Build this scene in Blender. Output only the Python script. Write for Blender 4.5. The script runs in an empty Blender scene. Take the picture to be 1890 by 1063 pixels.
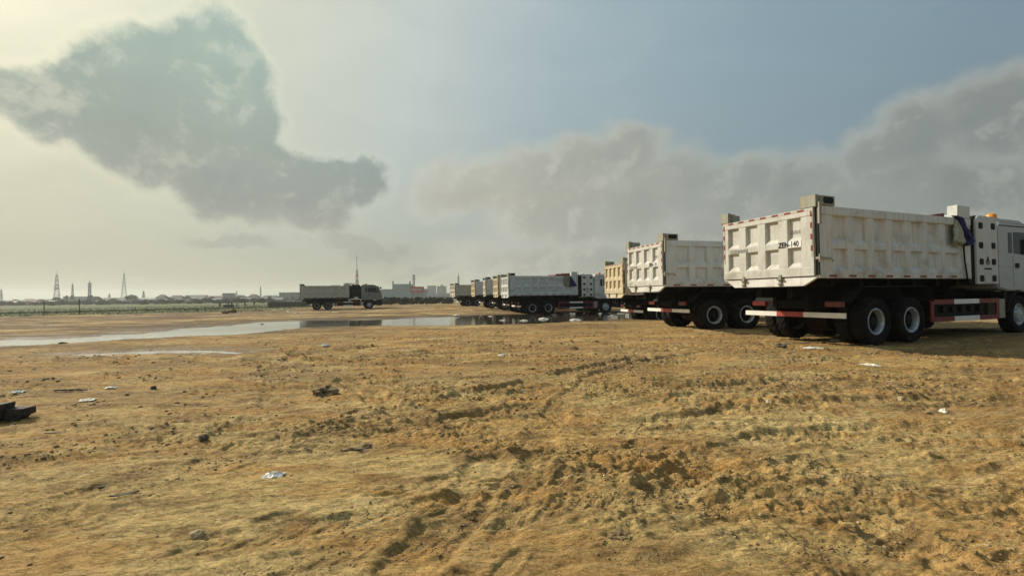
import bpy, bmesh, math, random
import numpy as np
from mathutils import Vector, Matrix, noise as mnoise
random.seed(7); rng = np.random.default_rng(7)
R = math.radians
sc = bpy.context.scene
COL = sc.collection

# ------------------------------------------------------------------ camera
F_PX, PITCH, ROLL, CAM_H = 817.4, 0.0185, 0.0128, 1.261
F0 = Vector((0, math.cos(PITCH), math.sin(PITCH))); U0 = Vector((0, -math.sin(PITCH), math.cos(PITCH))); R0 = Vector((1, 0, 0))
RC = R0*math.cos(ROLL) - U0*math.sin(ROLL); UC = R0*math.sin(ROLL) + U0*math.cos(ROLL)
cam_d = bpy.data.cameras.new('camera'); cam = bpy.data.objects.new('camera', cam_d); COL.objects.link(cam)
cam_d.sensor_width = 36; cam_d.lens = 36*F_PX/1890; cam_d.clip_start = .05; cam_d.clip_end = 9000
M = Matrix((RC, UC, -F0)).transposed().to_4x4(); M.translation = (0, 0, CAM_H); cam.matrix_world = M
sc.camera = cam

# ------------------------------------------------------------------ light and exposure
SUN_AZ, SUN_EL = -60.0, 32.0
sdir = Vector((math.sin(R(SUN_AZ))*math.cos(R(SUN_EL)), math.cos(R(SUN_AZ))*math.cos(R(SUN_EL)), math.sin(R(SUN_EL))))
sd = bpy.data.lights.new('sun', 'SUN'); so = bpy.data.objects.new('sun', sd); COL.objects.link(so)
sd.energy = 5.0; sd.angle = R(1.6); sd.color = (1.0, .90, .74)
so.rotation_euler = sdir.to_track_quat('Z', 'Y').to_euler()
vs = sc.view_settings; vs.view_transform = 'Standard'; vs.look = 'None'; vs.exposure = 0.0; vs.gamma = 1; vs.use_curve_mapping = False
sc.cycles.use_denoising = True
sc.cycles.max_bounces = 6; sc.cycles.volume_bounces = 1; sc.cycles.use_adaptive_sampling = True

def lin(c, k=1.0):
    out = []
    for v in c:
        v = v/255; out.append((v/12.92 if v <= .04045 else ((v+.055)/1.055)**2.4)*k)
    return tuple(out)+(1,)
def pxray(px, py): return F0 + RC*((px-945)/F_PX) + UC*(-(py-531.5)/F_PX)
def azel(px, py):
    d = pxray(px, py); return (math.degrees(math.atan2(d.x, d.y)), math.degrees(math.atan2(d.z, math.hypot(d.x, d.y))))

class NT:
    def __init__(s, t): s.t = t; t.nodes.clear()
    def n(s, typ, ins=None, **kw):
        nd = s.t.nodes.new(typ)
        for k, v in kw.items(): setattr(nd, k, v)
        for k, v in (ins or {}).items():
            if isinstance(v, bpy.types.NodeSocket): s.t.links.new(v, nd.inputs[k])
            else: nd.inputs[k].default_value = v
        return nd
    def m(s, op, a, b=None, c=None, clamp=False):
        i = {0: a}
        if b is not None: i[1] = b
        if c is not None: i[2] = c
        return s.n('ShaderNodeMath', i, operation=op, use_clamp=clamp).outputs[0]
    def ss(s, x, a, b, lo=0.0, hi=1.0):
        return s.n('ShaderNodeMapRange', {0: x, 1: a, 2: b, 3: lo, 4: hi}, interpolation_type='SMOOTHSTEP').outputs[0]
    def mix(s, f, a, b, blend='MIX'):
        nd = s.n('ShaderNodeMix', None, data_type='RGBA', blend_type=blend)
        for k, v in ((0, f), (6, a), (7, b)):
            if isinstance(v, bpy.types.NodeSocket): s.t.links.new(v, nd.inputs[k])
            else: nd.inputs[k].default_value = v
        return nd.outputs[2]
    def ramp(s, f, stops, interp='LINEAR'):
        nd = s.n('ShaderNodeValToRGB', {0: f}); cr = nd.color_ramp; cr.interpolation = interp
        while len(cr.elements) < len(stops): cr.elements.new(.5)
        for e, (p, c) in zip(cr.elements, stops): e.position = p; e.color = c
        return nd.outputs[0]
    def noise(s, vec, scale, detail=4, rough=.55, dist=0.0, out=0):
        return s.n('ShaderNodeTexNoise', {'Vector': vec, 'Scale': scale, 'Detail': detail, 'Roughness': rough, 'Distortion': dist}).outputs[out]

# ------------------------------------------------------------------ sky (world)
wd = bpy.data.worlds.new('World'); sc.world = wd; wd.use_nodes = True
w = NT(wd.node_tree); SKY_STRENGTH = 0.1
K = 1.0/SKY_STRENGTH
d = w.n('ShaderNodeVectorMath', {0: w.n('ShaderNodeTexCoord').outputs['Generated']}, operation='NORMALIZE').outputs[0]
xyz = w.n('ShaderNodeSeparateXYZ', {0: d}).outputs
el = w.m('MULTIPLY', w.m('ARCSINE', xyz[2]), 57.2958); az = w.m('MULTIPLY', w.m('ARCTAN2', xyz[0], xyz[1]), 57.2958)
nis = w.n('ShaderNodeTexSky', None, sky_type='NISHITA', sun_disc=False, sun_elevation=R(SUN_EL), sun_rotation=R(SUN_AZ), air_density=1.5, dust_density=4.0, ozone_density=1.0).outputs[0]
cosang = w.n('ShaderNodeVectorMath', {0: d, 1: sdir}, operation='DOT_PRODUCT').outputs[1]
ang = w.m('DIVIDE', w.m('MULTIPLY', w.m('ARCCOSINE', cosang), 57.2958), 180)
def sk(c): return lin(c, K)
base = w.ramp(ang, [(0, sk((252, 250, 226))), (14/180, sk((230, 232, 207))), (26/180, sk((208, 213, 195))), (42/180, sk((192, 203, 200))), (58/180, sk((160, 181, 189))), (76/180, sk((136, 161, 174))), (95/180, sk((118, 144, 160))), (1, sk((108, 134, 154)))])
base = w.mix(0.06, base, nis)
# horizon haze
hz = w.ramp(ang, [(0, sk((184, 178, 145))), (42/180, sk((168, 165, 138))), (58/180, sk((178, 171, 144))), (74/180, sk((170, 170, 154))), (100/180, sk((140, 145, 138))), (1, sk((128, 138, 140)))])
elp = w.m('MAXIMUM', el, 0.0)
hf = w.m('POWER', 2.718, w.m('DIVIDE', elp, -10.0))
col = w.mix(w.m('MULTIPLY', hf, 1.0, clamp=True), base, hz)
pos = w.n('ShaderNodeCombineXYZ', {0: az, 1: el, 2: 0.0}).outputs[0]
wn = w.noise(d, 5.0, 6, .6, 0, 1)
warp = w.n('ShaderNodeVectorMath', {0: w.n('ShaderNodeVectorMath', {0: wn, 1: (.5, .5, .5)}, operation='SUBTRACT').outputs[0], 1: (9.0, 9.0, 0.0)}, operation='MULTIPLY').outputs[0]
pw = w.n('ShaderNodeVectorMath', {0: pos, 1: warp}, operation='ADD').outputs[0]
def blobs(lst):
    acc = None
    for (cx, cy, rx, ry, rot) in lst:
        a, e = azel(cx, cy); a2, _ = azel(cx+10, cy); _, e2 = azel(cx, cy-10)
        mp = w.n('ShaderNodeMapping', {0: pw, 1: (a, e, 0), 2: (0, 0, R(-rot)), 3: (rx*abs(a2-a)/10, ry*abs(e2-e)/10, 1)}, vector_type='TEXTURE')
        ln = w.n('ShaderNodeVectorMath', {0: mp.outputs[0]}, operation='LENGTH').outputs[1]
        v = w.m('SUBTRACT', 1.0, ln)
        acc = v if acc is None else w.m('SMOOTH_MAX', acc, v, .25)
    return acc
def billow(v):
    vo = w.n('ShaderNodeTexVoronoi', {'Vector': v, 'Scale': 7.5, 'Detail': 3.0, 'Roughness': .55, 'Lacunarity': 2.1}, feature='F1', normalize=True).outputs['Distance']
    nf = w.noise(v, 10.0, 9, .62)
    return w.m('ADD', w.m('MULTIPLY', w.m('SUBTRACT', 1.0, vo), .50), w.m('MULTIPLY', nf, .62))
dw = w.n('ShaderNodeVectorMath', {0: d, 1: w.n('ShaderNodeVectorMath', {0: w.noise(d, 6.0, 5, .6, 0, 1), 3: .07}, operation='SCALE').outputs[0]}, operation='ADD').outputs[0]
n_bil = billow(dw)
n_bil2 = billow(w.n('ShaderNodeVectorMath', {0: dw, 1: (-.018, .0, .016)}, operation='ADD').outputs[0])
relief = w.m('SUBTRACT', n_bil, n_bil2)   # >0 on the sides turned to the sun
n_fine = w.m('SUBTRACT', n_bil, .13)
n_mid = w.noise(d, 4.0, 5, .55)
A = blobs([(425, 118, 98, 92, 0), (325, 165, 150, 92, -20), (200, 185, 165, 95, -5), (75, 180, 130, 66, 5), (130, 205, 130, 75, 15), (425, 215, 95, 85, 0), (350, 270, 150, 85, 25),
           (480, 320, 130, 75, 20), (600, 330, 95, 62, 15), (672, 335, 70, 48, 10), (560, 378, 120, 46, 12), (240, 270, 150, 75, 22), (400, 345, 140, 60, 22)])
(a1, e1), (a2, e2) = azel(0, 215), azel(700, 395)
nx, ny = -(e2-e1), (a2-a1); L = math.hypot(nx, ny); nx, ny = nx/L, ny/L
dl = w.m('ADD', w.m('MULTIPLY', w.m('SUBTRACT', az, a1), nx), w.m('MULTIPLY', w.m('SUBTRACT', el, e1), ny))
crisp = w.ss(dl, -1.0, 5.5)
fa = w.m('ADD', A, w.m('MULTIPLY', w.m('SUBTRACT', n_fine, .5), w.m('MULTIPLY_ADD', crisp, .75, .25)))
wid = w.m('MULTIPLY_ADD', crisp, -.22, .58)
am = w.n('ShaderNodeMapRange', {0: fa, 1: w.m('MULTIPLY', wid, -.45), 2: wid, 3: 0.0, 4: 1.0}, interpolation_type='SMOOTHSTEP').outputs[0]
ca = w.ramp(w.m('DIVIDE', el, 35.0), [(.18, sk((166, 164, 152))), (.32, sk((142, 148, 145))), (.48, sk((146, 158, 153))), (.66, sk((150, 169, 162))), (.85, sk((160, 184, 177)))])
ca = w.mix(w.ss(n_mid, .3, .7), w.mix(1.0, ca, (1.06, 1.05, 1.03, 1), 'MULTIPLY'), w.mix(1.0, ca, (.95, .955, .965, 1), 'MULTIPLY'))
bright = w.mix(1.0, col, (1.20, 1.17, 1.11, 1), 'MULTIPLY')
ca = w.mix(w.ss(fa, -.02, .36), bright, ca)
ca = w.mix(w.m('MULTIPLY', w.ss(relief, .0, .11), .28), ca, bright)
ca = w.mix(w.m('MULTIPLY', w.ss(relief, .0, -.11), .30), ca, w.mix(1.0, ca, (.90, .915, .925, 1), 'MULTIPLY'))
col = w.mix(w.m('MULTIPLY', am, .90), col, ca)
# second bank: centre and right
B = blobs([(890, 350, 120, 62, 0), (985, 335, 110, 62, 0), (1075, 300, 75, 62, 0), (1150, 285, 85, 60, 0), (1225, 340, 120, 70, 0), (1090, 380, 240, 90, 0), (1330, 370, 150, 80, 0),
           (1490, 360, 150, 75, 0), (1625, 300, 90, 75, 0), (1720, 250, 120, 95, 0), (1860, 215, 150, 110, 0), (1700, 370, 330, 110, 0), (1350, 450, 330, 70, 0), (1100, 490, 380, 70, 0), (1650, 480, 400, 90, 0), (2050, 250, 250, 180, 0), (830, 380, 80, 45, 0)])
fb = w.m('ADD', B, w.m('MULTIPLY', w.m('SUBTRACT', n_fine, .5), .5))
cb_edge = w.ss(fb, .30, .04)
bm = w.m('MULTIPLY', w.ss(fb, -.12, .42), w.ss(az, -16.0, 8.0, .70, 1.0))
tone = w.ramp(w.m('DIVIDE', w.m('ADD', az, 60.0), 120.0), [(.42, sk((196, 195, 182))), (.55, sk((184, 185, 175))), (.68, sk((170, 173, 165))), (.85, sk((164, 167, 161))), (.97, sk((166, 166, 158)))])
tone = w.mix(1.0, tone, (1.03, 1.03, 1.02, 1), 'MULTIPLY')
tlow = w.ramp(w.m('DIVIDE', w.m('ADD', az, 60.0), 120.0), [(.42, sk((180, 177, 161))), (.55, sk((165, 166, 156))), (.68, sk((146, 150, 144))), (.85, sk((132, 138, 134))), (.97, sk((126, 132, 129)))])
cb = w.mix(w.ss(fb, .12, .6), tone, tlow)
cb = w.mix(w.m('MULTIPLY', cb_edge, .10), cb, w.mix(1.0, tone, (1.16, 1.14, 1.08, 1), 'MULTIPLY'))
cb = w.mix(w.m('MULTIPLY', w.ss(relief, .0, .10), .42), cb, w.mix(1.0, tone, (1.16, 1.15, 1.12, 1), 'MULTIPLY'))
cb = w.mix(w.m('MULTIPLY', w.ss(relief, .0, -.10), .40), cb, w.mix(1.0, cb, (.88, .90, .92, 1), 'MULTIPLY'))
cb = w.mix(w.m('MULTIPLY', w.ss(n_mid, .35, .62), .22), cb, w.mix(1.0, tone, (1.12, 1.12, 1.11, 1), 'MULTIPLY'))
col = w.mix(w.m('MULTIPLY', bm, .88), col, cb)
# faint broken layer everywhere
nl = w.noise(w.n('ShaderNodeVectorMath', {0: d, 1: (1, 1, 3.2)}, operation='MULTIPLY').outputs[0], 2.4, 6, .55)
lay = w.m('MULTIPLY', w.ss(nl, .48, .72), w.ss(el, 26, 3, 0.05, .30))
col = w.mix(lay, col, w.mix(1.0, hz, (.86, .875, .885, 1), 'MULTIPLY'))
nl2 = w.noise(w.n('ShaderNodeVectorMath', {0: d, 1: (1, 1, 2.4)}, operation='MULTIPLY').outputs[0], 4.2, 8, .6, .4)
col = w.mix(w.m('MULTIPLY', w.ss(nl2, .46, .70), .30), col, w.mix(1.0, col, (1.17, 1.14, 1.10, 1), 'MULTIPLY'))
col = w.mix(w.m('MULTIPLY', w.ss(nl2, .50, .30), .30), col, w.mix(1.0, col, (.88, .90, .92, 1), 'MULTIPLY'))
# small low grey puffs
Cc = blobs([(690, 448, 55, 20, 0), (640, 430, 60, 14, 0), (760, 500, 80, 16, 0), (430, 440, 90, 18, 0)])
col = w.mix(w.m('MULTIPLY', w.ss(w.m('ADD', Cc, w.m('MULTIPLY', w.m('SUBTRACT', n_fine, .5), .5)), -.1, .6), .42), col, sk((146, 148, 142)))
w.n('ShaderNodeOutputWorld', {0: w.n('ShaderNodeBackground', {0: col, 1: SKY_STRENGTH}).outputs[0]})

# ------------------------------------------------------------------ materials
MATS = {}
def mat(name, fn):
    if name in MATS: return MATS[name]
    m = bpy.data.materials.new(name); m.use_nodes = True; t = NT(m.node_tree); fn(t); MATS[name] = m; return m
def out(t, bsdf, disp=None): t.n('ShaderNodeOutputMaterial', {0: bsdf})
def plain(name, c, rough=.6, metal=0.0, var=.15, scale=8.0, bump=0.0, **kw):
    def fn(t):
        co = t.n('ShaderNodeTexCoord').outputs['Object']
        n = t.noise(co, scale, 5, .6)
        cc = t.mix(t.ss(n, .3, .7), tuple(v*(1-var) for v in c[:3])+(1,), tuple(min(1, v*(1+var)) for v in c[:3])+(1,))
        i = {'Base Color': cc, 'Roughness': rough, 'Metallic': metal}; i.update(kw)
        if max(c[:3]) < .03: i['Specular IOR Level'] = .18
        if bump: i['Normal'] = t.n('ShaderNodeBump', {'Strength': bump, 'Distance': .02, 'Height': t.noise(co, scale*4, 5)}).outputs[0]
        out(t, t.n('ShaderNodeBsdfPrincipled', i).outputs[0])
    return mat(name, fn)
def paint(name, c, dirt=(.20, .16, .10), amt=.5):
    def fn(t):
        co = t.n('ShaderNodeTexCoord').outputs['Object']
        sxyz = t.n('ShaderNodeVectorMath', {0: co, 1: (7, 7, .7)}, operation='MULTIPLY').outputs[0]
        streak = t.noise(sxyz, 1.6, 6, .65); blot = t.noise(co, 1.7, 6, .65); fine = t.noise(co, 38, 4, .7)
        z = t.n('ShaderNodeSeparateXYZ', {0: co}).outputs[2]
        d1 = t.m('MULTIPLY', t.ss(streak, .46, .74), .55*amt); d2 = t.m('MULTIPLY', t.ss(blot, .47, .70), .6*amt)
        low = t.m('MULTIPLY', t.ss(z, 2.1, 1.45), t.m('MULTIPLY', t.ss(blot, .35, .65), .45*amt))
        cc = t.mix(t.ss(fine, .3, .7), tuple(v*.94 for v in c)+(1,), tuple(v*1.03 for v in c)+(1,))
        cc = t.mix(t.m('ADD', t.m('MAXIMUM', d1, d2), low, clamp=True), cc, dirt+(1,))
        scr = t.noise(t.n('ShaderNodeVectorMath', {0: co, 1: (1, 1, 6)}, operation='MULTIPLY').outputs[0], 9, 3, .5)
        rust = t.m('MULTIPLY', t.ss(t.noise(co, 6.0, 8, .75), .66, .74), .6*amt+.1)
        cc = t.mix(rust, cc, (.16, .07, .03, 1))
        bp = t.n('ShaderNodeBump', {'Strength': .35, 'Distance': .01, 'Height': t.noise(co, 3.0, 3, .5)}).outputs[0]
        out(t, t.n('ShaderNodeBsdfPrincipled', {'Base Color': cc, 'Roughness': t.m('MULTIPLY_ADD', scr, .3, .35), 'Normal': bp}).outputs[0])
    return mat(name, fn)
paint('white_paint', (.55, .545, .50), amt=.75)
paint('clean_white_paint', (.58, .59, .55), amt=.35)
paint('cream_paint', (.54, .45, .28), amt=.6)
paint('ivory_paint', (.56, .52, .40), amt=.6)
paint('grey_paint', (.48, .47, .40), amt=.6)
paint('dull_white_paint', (.58, .60, .59), amt=.6)
paint('cab_paint', (.46, .49, .49), amt=.3)
paint('dark_cab_paint', (.21, .21, .20), amt=.5)
paint('bracket_paint', (.30, .29, .22), amt=.9)
plain('chassis_black', (.006, .006, .006), .75, var=.4, scale=5)
plain('dark_steel', (.014, .014, .013), .7, var=.4, scale=6)
def rub(t):
    co = t.n('ShaderNodeTexCoord').outputs['Object']
    n = t.noise(co, 5, 6, .65)
    cc = t.mix(t.ss(n, .45, .75), (.008, .008, .008, 1), (.032, .025, .018, 1))
    out(t, t.n('ShaderNodeBsdfPrincipled', {'Base Color': cc, 'Roughness': .9, 'Specular IOR Level': .15}).outputs[0])
mat('rubber', rub)
plain('rim_metal', (.40, .42, .44), .4, .5, var=.3, scale=9)
plain('hub_dark', (.012, .012, .012), .6, .2, var=.4)
paint('side_grey_paint', (.64, .65, .62), amt=.75)
plain('bar_red', (.36, .05, .045), .4, var=.15)
plain('red_paint', (.17, .014, .016), .5, var=.25)
plain('bar_white', (.78, .77, .72), .5, var=.08)
plain('lamp_red', (.12, .014, .012), .25, var=.2)
plain('tape_red', (.20, .022, .018), .35, var=.2)
plain('tape_white', (.48, .45, .38), .35, var=.15)
plain('black_hole', (.012, .012, .012), .7)  # painted shade of the cabinet holes; also the door handles
plain('glass_dark', (.02, .026, .026), .08, var=.2)
plain('sticker_white', (.80, .80, .76), .4, var=.04)
plain('lettering_black', (.015, .015, .015), .5)
plain('lettering_faded', (.26, .25, .23), .6, var=.3, scale=30)
plain('beacon_orange', (.75, .26, .02), .25, var=.15)
plain('blue_cloth', (.010, .016, .09), .8, var=.35, scale=12, bump=.6)
plain('bag_cloth', (.34, .33, .25), .85, var=.25, scale=10, bump=.5)
plain('red_tarp', (.18, .03, .025), .7, var=.3)
plain('rope_black', (.012, .012, .015), .8)

# ------------------------------------------------------------------ mesh helpers
class MB:
    def __init__(s): s.v = []; s.f = []; s.mi = []; s.cur = 0
    def add(s, vs, fs):
        b = len(s.v); s.v += [tuple(v) for v in vs]; s.f += [tuple(i+b for i in f) for f in fs]; s.mi += [s.cur]*len(fs); return s
    def box(s, x0, y0, z0, x1, y1, z1):
        x0, x1 = sorted((x0, x1)); y0, y1 = sorted((y0, y1)); z0, z1 = sorted((z0, z1))
        return s.add([(x0,y0,z0),(x1,y0,z0),(x1,y1,z0),(x0,y1,z0),(x0,y0,z1),(x1,y0,z1),(x1,y1,z1),(x0,y1,z1)],
                     [(0,3,2,1),(4,5,6,7),(0,1,5,4),(1,2,6,5),(2,3,7,6),(3,0,4,7)])
    def prism(s, poly, axis, a, b):
        n = len(poly)
        def P(p, t):
            return {'x': (t, p[0], p[1]), 'y': (p[0], t, p[1]), 'z': (p[0], p[1], t)}[axis]
        return s.add([P(p, a) for p in poly]+[P(p, b) for p in poly], [tuple(range(n))[::-1], tuple(range(n, 2*n))]+[(i, (i+1) % n, n+(i+1) % n, n+i) for i in range(n)])
    def lathe(s, prof, seg=32, mod=None):   # prof: (radius, y); axis = y
        vs, fs = [], []; n = len(prof)
        for k in range(seg):
            a = 2*math.pi*k/seg
            for j, (r, y) in enumerate(prof):
                if mod: r = mod(r, j, k)
                vs.append((r*math.cos(a), y, r*math.sin(a)))
        for k in range(seg):
            k2 = (k+1) % seg
            for j in range(n-1): fs.append((k*n+j, k*n+j+1, k2*n+j+1, k2*n+j))
        return s.add(vs, fs)
    def tube(s, pts, r, seg=6):
        vs, fs = [], []; pts = [Vector(p) for p in pts]
        rr = r if isinstance(r, (list, tuple)) else [r]*len(pts)
        for i, p in enumerate(pts):
            t = (pts[min(i+1, len(pts)-1)]-pts[max(i-1, 0)]).normalized()
            a = t.orthogonal().normalized() if abs(t.z) > .9 else t.cross(Vector((0, 0, 1))).normalized(); b = t.cross(a)
            for k in range(seg):
                q = 2*math.pi*k/seg; vs.append(p+(a*math.cos(q)+b*math.sin(q))*rr[i])
        for i in range(len(pts)-1):
            for k in range(seg): fs.append((i*seg+k, i*seg+(k+1) % seg, (i+1)*seg+(k+1) % seg, (i+1)*seg+k))
        fs.append(tuple(range(seg))[::-1]); fs.append(tuple(range((len(pts)-1)*seg, len(pts)*seg)))
        return s.add(vs, fs)
    def mesh(s, name, mats, bev=0.0, smooth=False):
        me = bpy.data.meshes.new(name); me.from_pydata(s.v, [], s.f)
        for m in mats: me.materials.append(MATS[m] if isinstance(m, str) else m)
        if len(mats) > 1: me.polygons.foreach_set('material_index', s.mi)
        bm = bmesh.new(); bm.from_mesh(me); bmesh.ops.recalc_face_normals(bm, faces=bm.faces)
        if bev: bmesh.ops.bevel(bm, geom=list(bm.edges), offset=bev, segments=2, affect='EDGES', clamp_overlap=True)
        bm.to_mesh(me); bm.free()
        if smooth: me.polygons.foreach_set('use_smooth', [True]*len(me.polygons))
        return me
CACHE = {}
def link(name, me, parent=None, loc=(0, 0, 0), rot=(0, 0, 0)):
    o = bpy.data.objects.new(name, me); COL.objects.link(o); o.location = loc; o.rotation_euler = rot
    if parent is not None: o.parent = parent
    return o
def part(parent, name, key, mats, fn, loc=(0, 0, 0), rot=(0, 0, 0), bev=0.0, smooth=False):
    if isinstance(mats, str): mats = [mats]
    ck = (name, key, tuple(mats))
    if ck not in CACHE:
        b = MB(); fn(b); CACHE[ck] = b.mesh(name, mats, bev, smooth)
    return link(name, CACHE[ck], parent, loc, rot)
def tag(o, label=None, cat=None, group=None, kind=None):
    for k, v in (('label', label), ('category', cat), ('group', group), ('kind', kind)):
        if v: o[k] = v
    return o
def empty(name, loc, rz=0): return link(name, None, None, loc, (0, 0, rz))

# ------------------------------------------------------------------ ground height field
def _hash(ix, iy, seed):
    h = (ix*374761393 + iy*668265263 + seed*1442695041) & 0xffffffff
    h = ((h ^ (h >> 13))*1274126177) & 0xffffffff
    return (h ^ (h >> 16)) & 0xffff
def gn(x, y, seed=0):
    xi = np.floor(x).astype(np.int64); yi = np.floor(y).astype(np.int64); xf = x-xi; yf = y-yi
    u = xf*xf*xf*(xf*(xf*6-15)+10); v = yf*yf*yf*(yf*(yf*6-15)+10)
    def g(ix, iy, dx, dy):
        a = _hash(ix, iy, seed)*(2*math.pi/65536); return np.cos(a)*dx+np.sin(a)*dy
    a = g(xi, yi, xf, yf); b = g(xi+1, yi, xf-1, yf); c = g(xi, yi+1, xf, yf-1); e = g(xi+1, yi+1, xf-1, yf-1)
    return (a+(b-a)*u+((c+(e-c)*u)-(a+(b-a)*u))*v)*1.5
def fbm(x, y, o, seed, lac=2.03, gain=.5):
    s = 0; a = 1
    for i in range(o): s = s+a*gn(x*lac**i+i*17.3, y*lac**i-i*9.1, seed+i); a *= gain
    return s
def sst(x, a, b):
    t = np.clip((x-a)/(b-a), 0, 1); return t*t*(3-2*t)
WATER = -0.225
def on_plane(px, py, z):
    dd = pxray(px, py); t = (z-CAM_H)/dd.z; return (dd.x*t, dd.y*t)
PUD = [(-260, 668), (0, 640), (68, 638), (118, 635), (186, 630), (280, 625), (345, 621), (435, 618), (498, 612.5), (555, 606), (640, 604), (706, 603), (760, 603), (820, 601.5),
       (870, 600), (930, 599.5), (990, 599), (1049, 597), (1125, 592), (1150, 585), (1123, 577.5), (1040, 577), (990, 581), (958, 580), (900, 581.5), (837, 584), (760, 587),
       (706, 590), (645, 590.5), (560, 591.5), (482, 594), (419, 600.6), (340, 606), (280, 613), (200, 618.5), (152, 622.5), (95, 625.5), (0, 629), (-260, 647)]
PUDW = [on_plane(x, y, WATER) for x, y in PUD]
PUD2 = [(95, 655), (200, 650), (300, 646), (390, 645), (470, 650), (430, 655), (330, 653.5), (240, 656), (150, 659)]
WATER2 = -0.075
PUD2W = [on_plane(x, y, WATER2) for x, y in PUD2]
def sdf(P, x, y):
    dmin = np.full(x.shape, 1e9); inside = np.zeros(x.shape, bool); n = len(P)
    for i in range(n):
        ax, ay = P[i]; bx, by = P[(i+1) % n]; ex, ey = bx-ax, by-ay
        t = np.clip(((x-ax)*ex+(y-ay)*ey)/(ex*ex+ey*ey), 0, 1)
        dmin = np.minimum(dmin, np.hypot(x-ax-t*ex, y-ay-t*ey))
        c = ((ay > y) != (by > y)) & (x < (bx-ax)*(y-ay)/((by-ay) if by != ay else 1e-9)+ax); inside ^= c
    return np.where(inside, -dmin, dmin)
_az = np.array([math.atan2(*on_plane(x, y, WATER)) for x, y in [(-260, 668), (0, 640), (118, 635), (280, 625), (435, 618), (555, 606), (820, 601.5), (990, 599), (1125, 592), (1250, 592), (1890, 592)]])
_rn = np.array([math.hypot(*on_plane(x, y, WATER)) for x, y in [(-260, 668), (0, 640), (118, 635), (280, 625), (435, 618), (555, 606), (820, 601.5), (990, 599), (1125, 592), (1250, 592), (1890, 592)]])
def hbase(x, y):
    r = np.hypot(x, y); a = np.arctan2(x, y); rn = np.interp(a, _az, _rn)
    z = -.185*sst(r-rn, -3.6, -.2) - 1.0*sst(r, 75, 170)
    return z
TRACKS = []   # polyline (world), half width, depth
def track(pts, hw=.17, depth=.035, lug=True): TRACKS.append(([on_plane(px, py, 0) for px, py in pts], hw, depth, lug))
for off in (0,):
    track([(1085, 706), (1030, 745), (1000, 800), (975, 860), (930, 960), (880, 1063)], .15, .022)
    track([(300, 640), (430, 662), (520, 655), (600, 648), (700, 640)], .25, .05, False)
    track([(560, 640), (515, 680), (500, 740)], .16, .035)
    track([(1180, 660), (1040, 690), (900, 720), (780, 745), (700, 770), (600, 800)], .18, .05)
    track([(640, 700), (720, 745), (840, 790), (960, 815)], .16, .04)
    track([(1310, 650), (1200, 668), (1090, 700)], .18, .035)
    track([(1890, 700), (1600, 700), (1350, 712), (1150, 730), (980, 748), (840, 765)], .18, .045)
    track([(1890, 742), (1650, 740), (1420, 752), (1200, 775), (1000, 770)], .18, .045)
    track([(1890, 800), (1640, 790), (1440, 800), (1300, 850), (1230, 905)], .17, .04)
    track([(1780, 1063), (1640, 985), (1560, 945), (1400, 905), (1280, 880), (1150, 870), (1000, 845)], .16, .035)
    track([(740, 1063), (820, 985), (880, 900), (905, 850)], .15, .03)
    track([(0, 668), (200, 662), (430, 668), (640, 660), (900, 640)], .22, .05, False)
    track([(380, 880), (395, 830), (420, 790), (470, 760)], .12, .025)
FEET = []
_r = random.Random(5)
def trail(px, py, ang, n, step=.34):
    x, y = on_plane(px, py, 0)
    for i in range(n):
        sx = .09*(1 if i % 2 else -1); ang2 = ang+_r.uniform(-.12, .12)
        FEET.append((x-math.sin(ang)*sx+_r.uniform(-.03, .03), y+math.cos(ang)*sx, ang2)); x += math.cos(ang)*step; y += math.sin(ang)*step; ang += _r.uniform(-.1, .1)
for a in [(430, 860, 1.2, 12), (360, 1000, .4, 14), (720, 905, .2, 10), (1100, 960, 2.4, 12), (1450, 1000, 1.9, 14), (620, 760, .6, 12), (900, 1040, 1.1, 14), (1250, 820, 2.7, 14), (1750, 1000, 2.2, 14), (250, 780, .1, 16), (1500, 880, 1.0, 14), (1000, 700, 2.8, 18), (150, 900, .9, 12)]: trail(*a)
PASSES = [  # y0, slope, curvature, x of vertex, gauge, half width, depth, seed
    (3.9, .10, .012, 1.0, 1.9, .14, .020, 1), (5.2, -.12, -.010, 2.0, 1.9, .14, .026, 2), (6.9, .06, .018, 0.0, 1.9, .14, .030, 3), (8.2, .22, .000, 0.0, 1.9, .14, .028, 4),
    (9.6, -.05, .006, -2.0, 1.9, .14, .034, 5), (11.2, .14, -.004, 0.0, 1.9, .14, .038, 6), (13.0, .02, .004, -3.0, 1.9, .15, .045, 7), (4.6, .55, .030, 2.0, 1.7, .11, .018, 8),
    (7.6, -.42, .020, -3.0, 1.7, .11, .022, 9), (10.0, .48, -.010, -4.0, 1.9, .14, .030, 10), (14.6, .05, .0, 0.0, 1.9, .15, .05, 11), (3.2, -.30, .05, 3.0, 1.6, .11, .016, 12), (12.2, -.28, .01, 3.0, 1.9, .14, .035, 13)]
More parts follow.
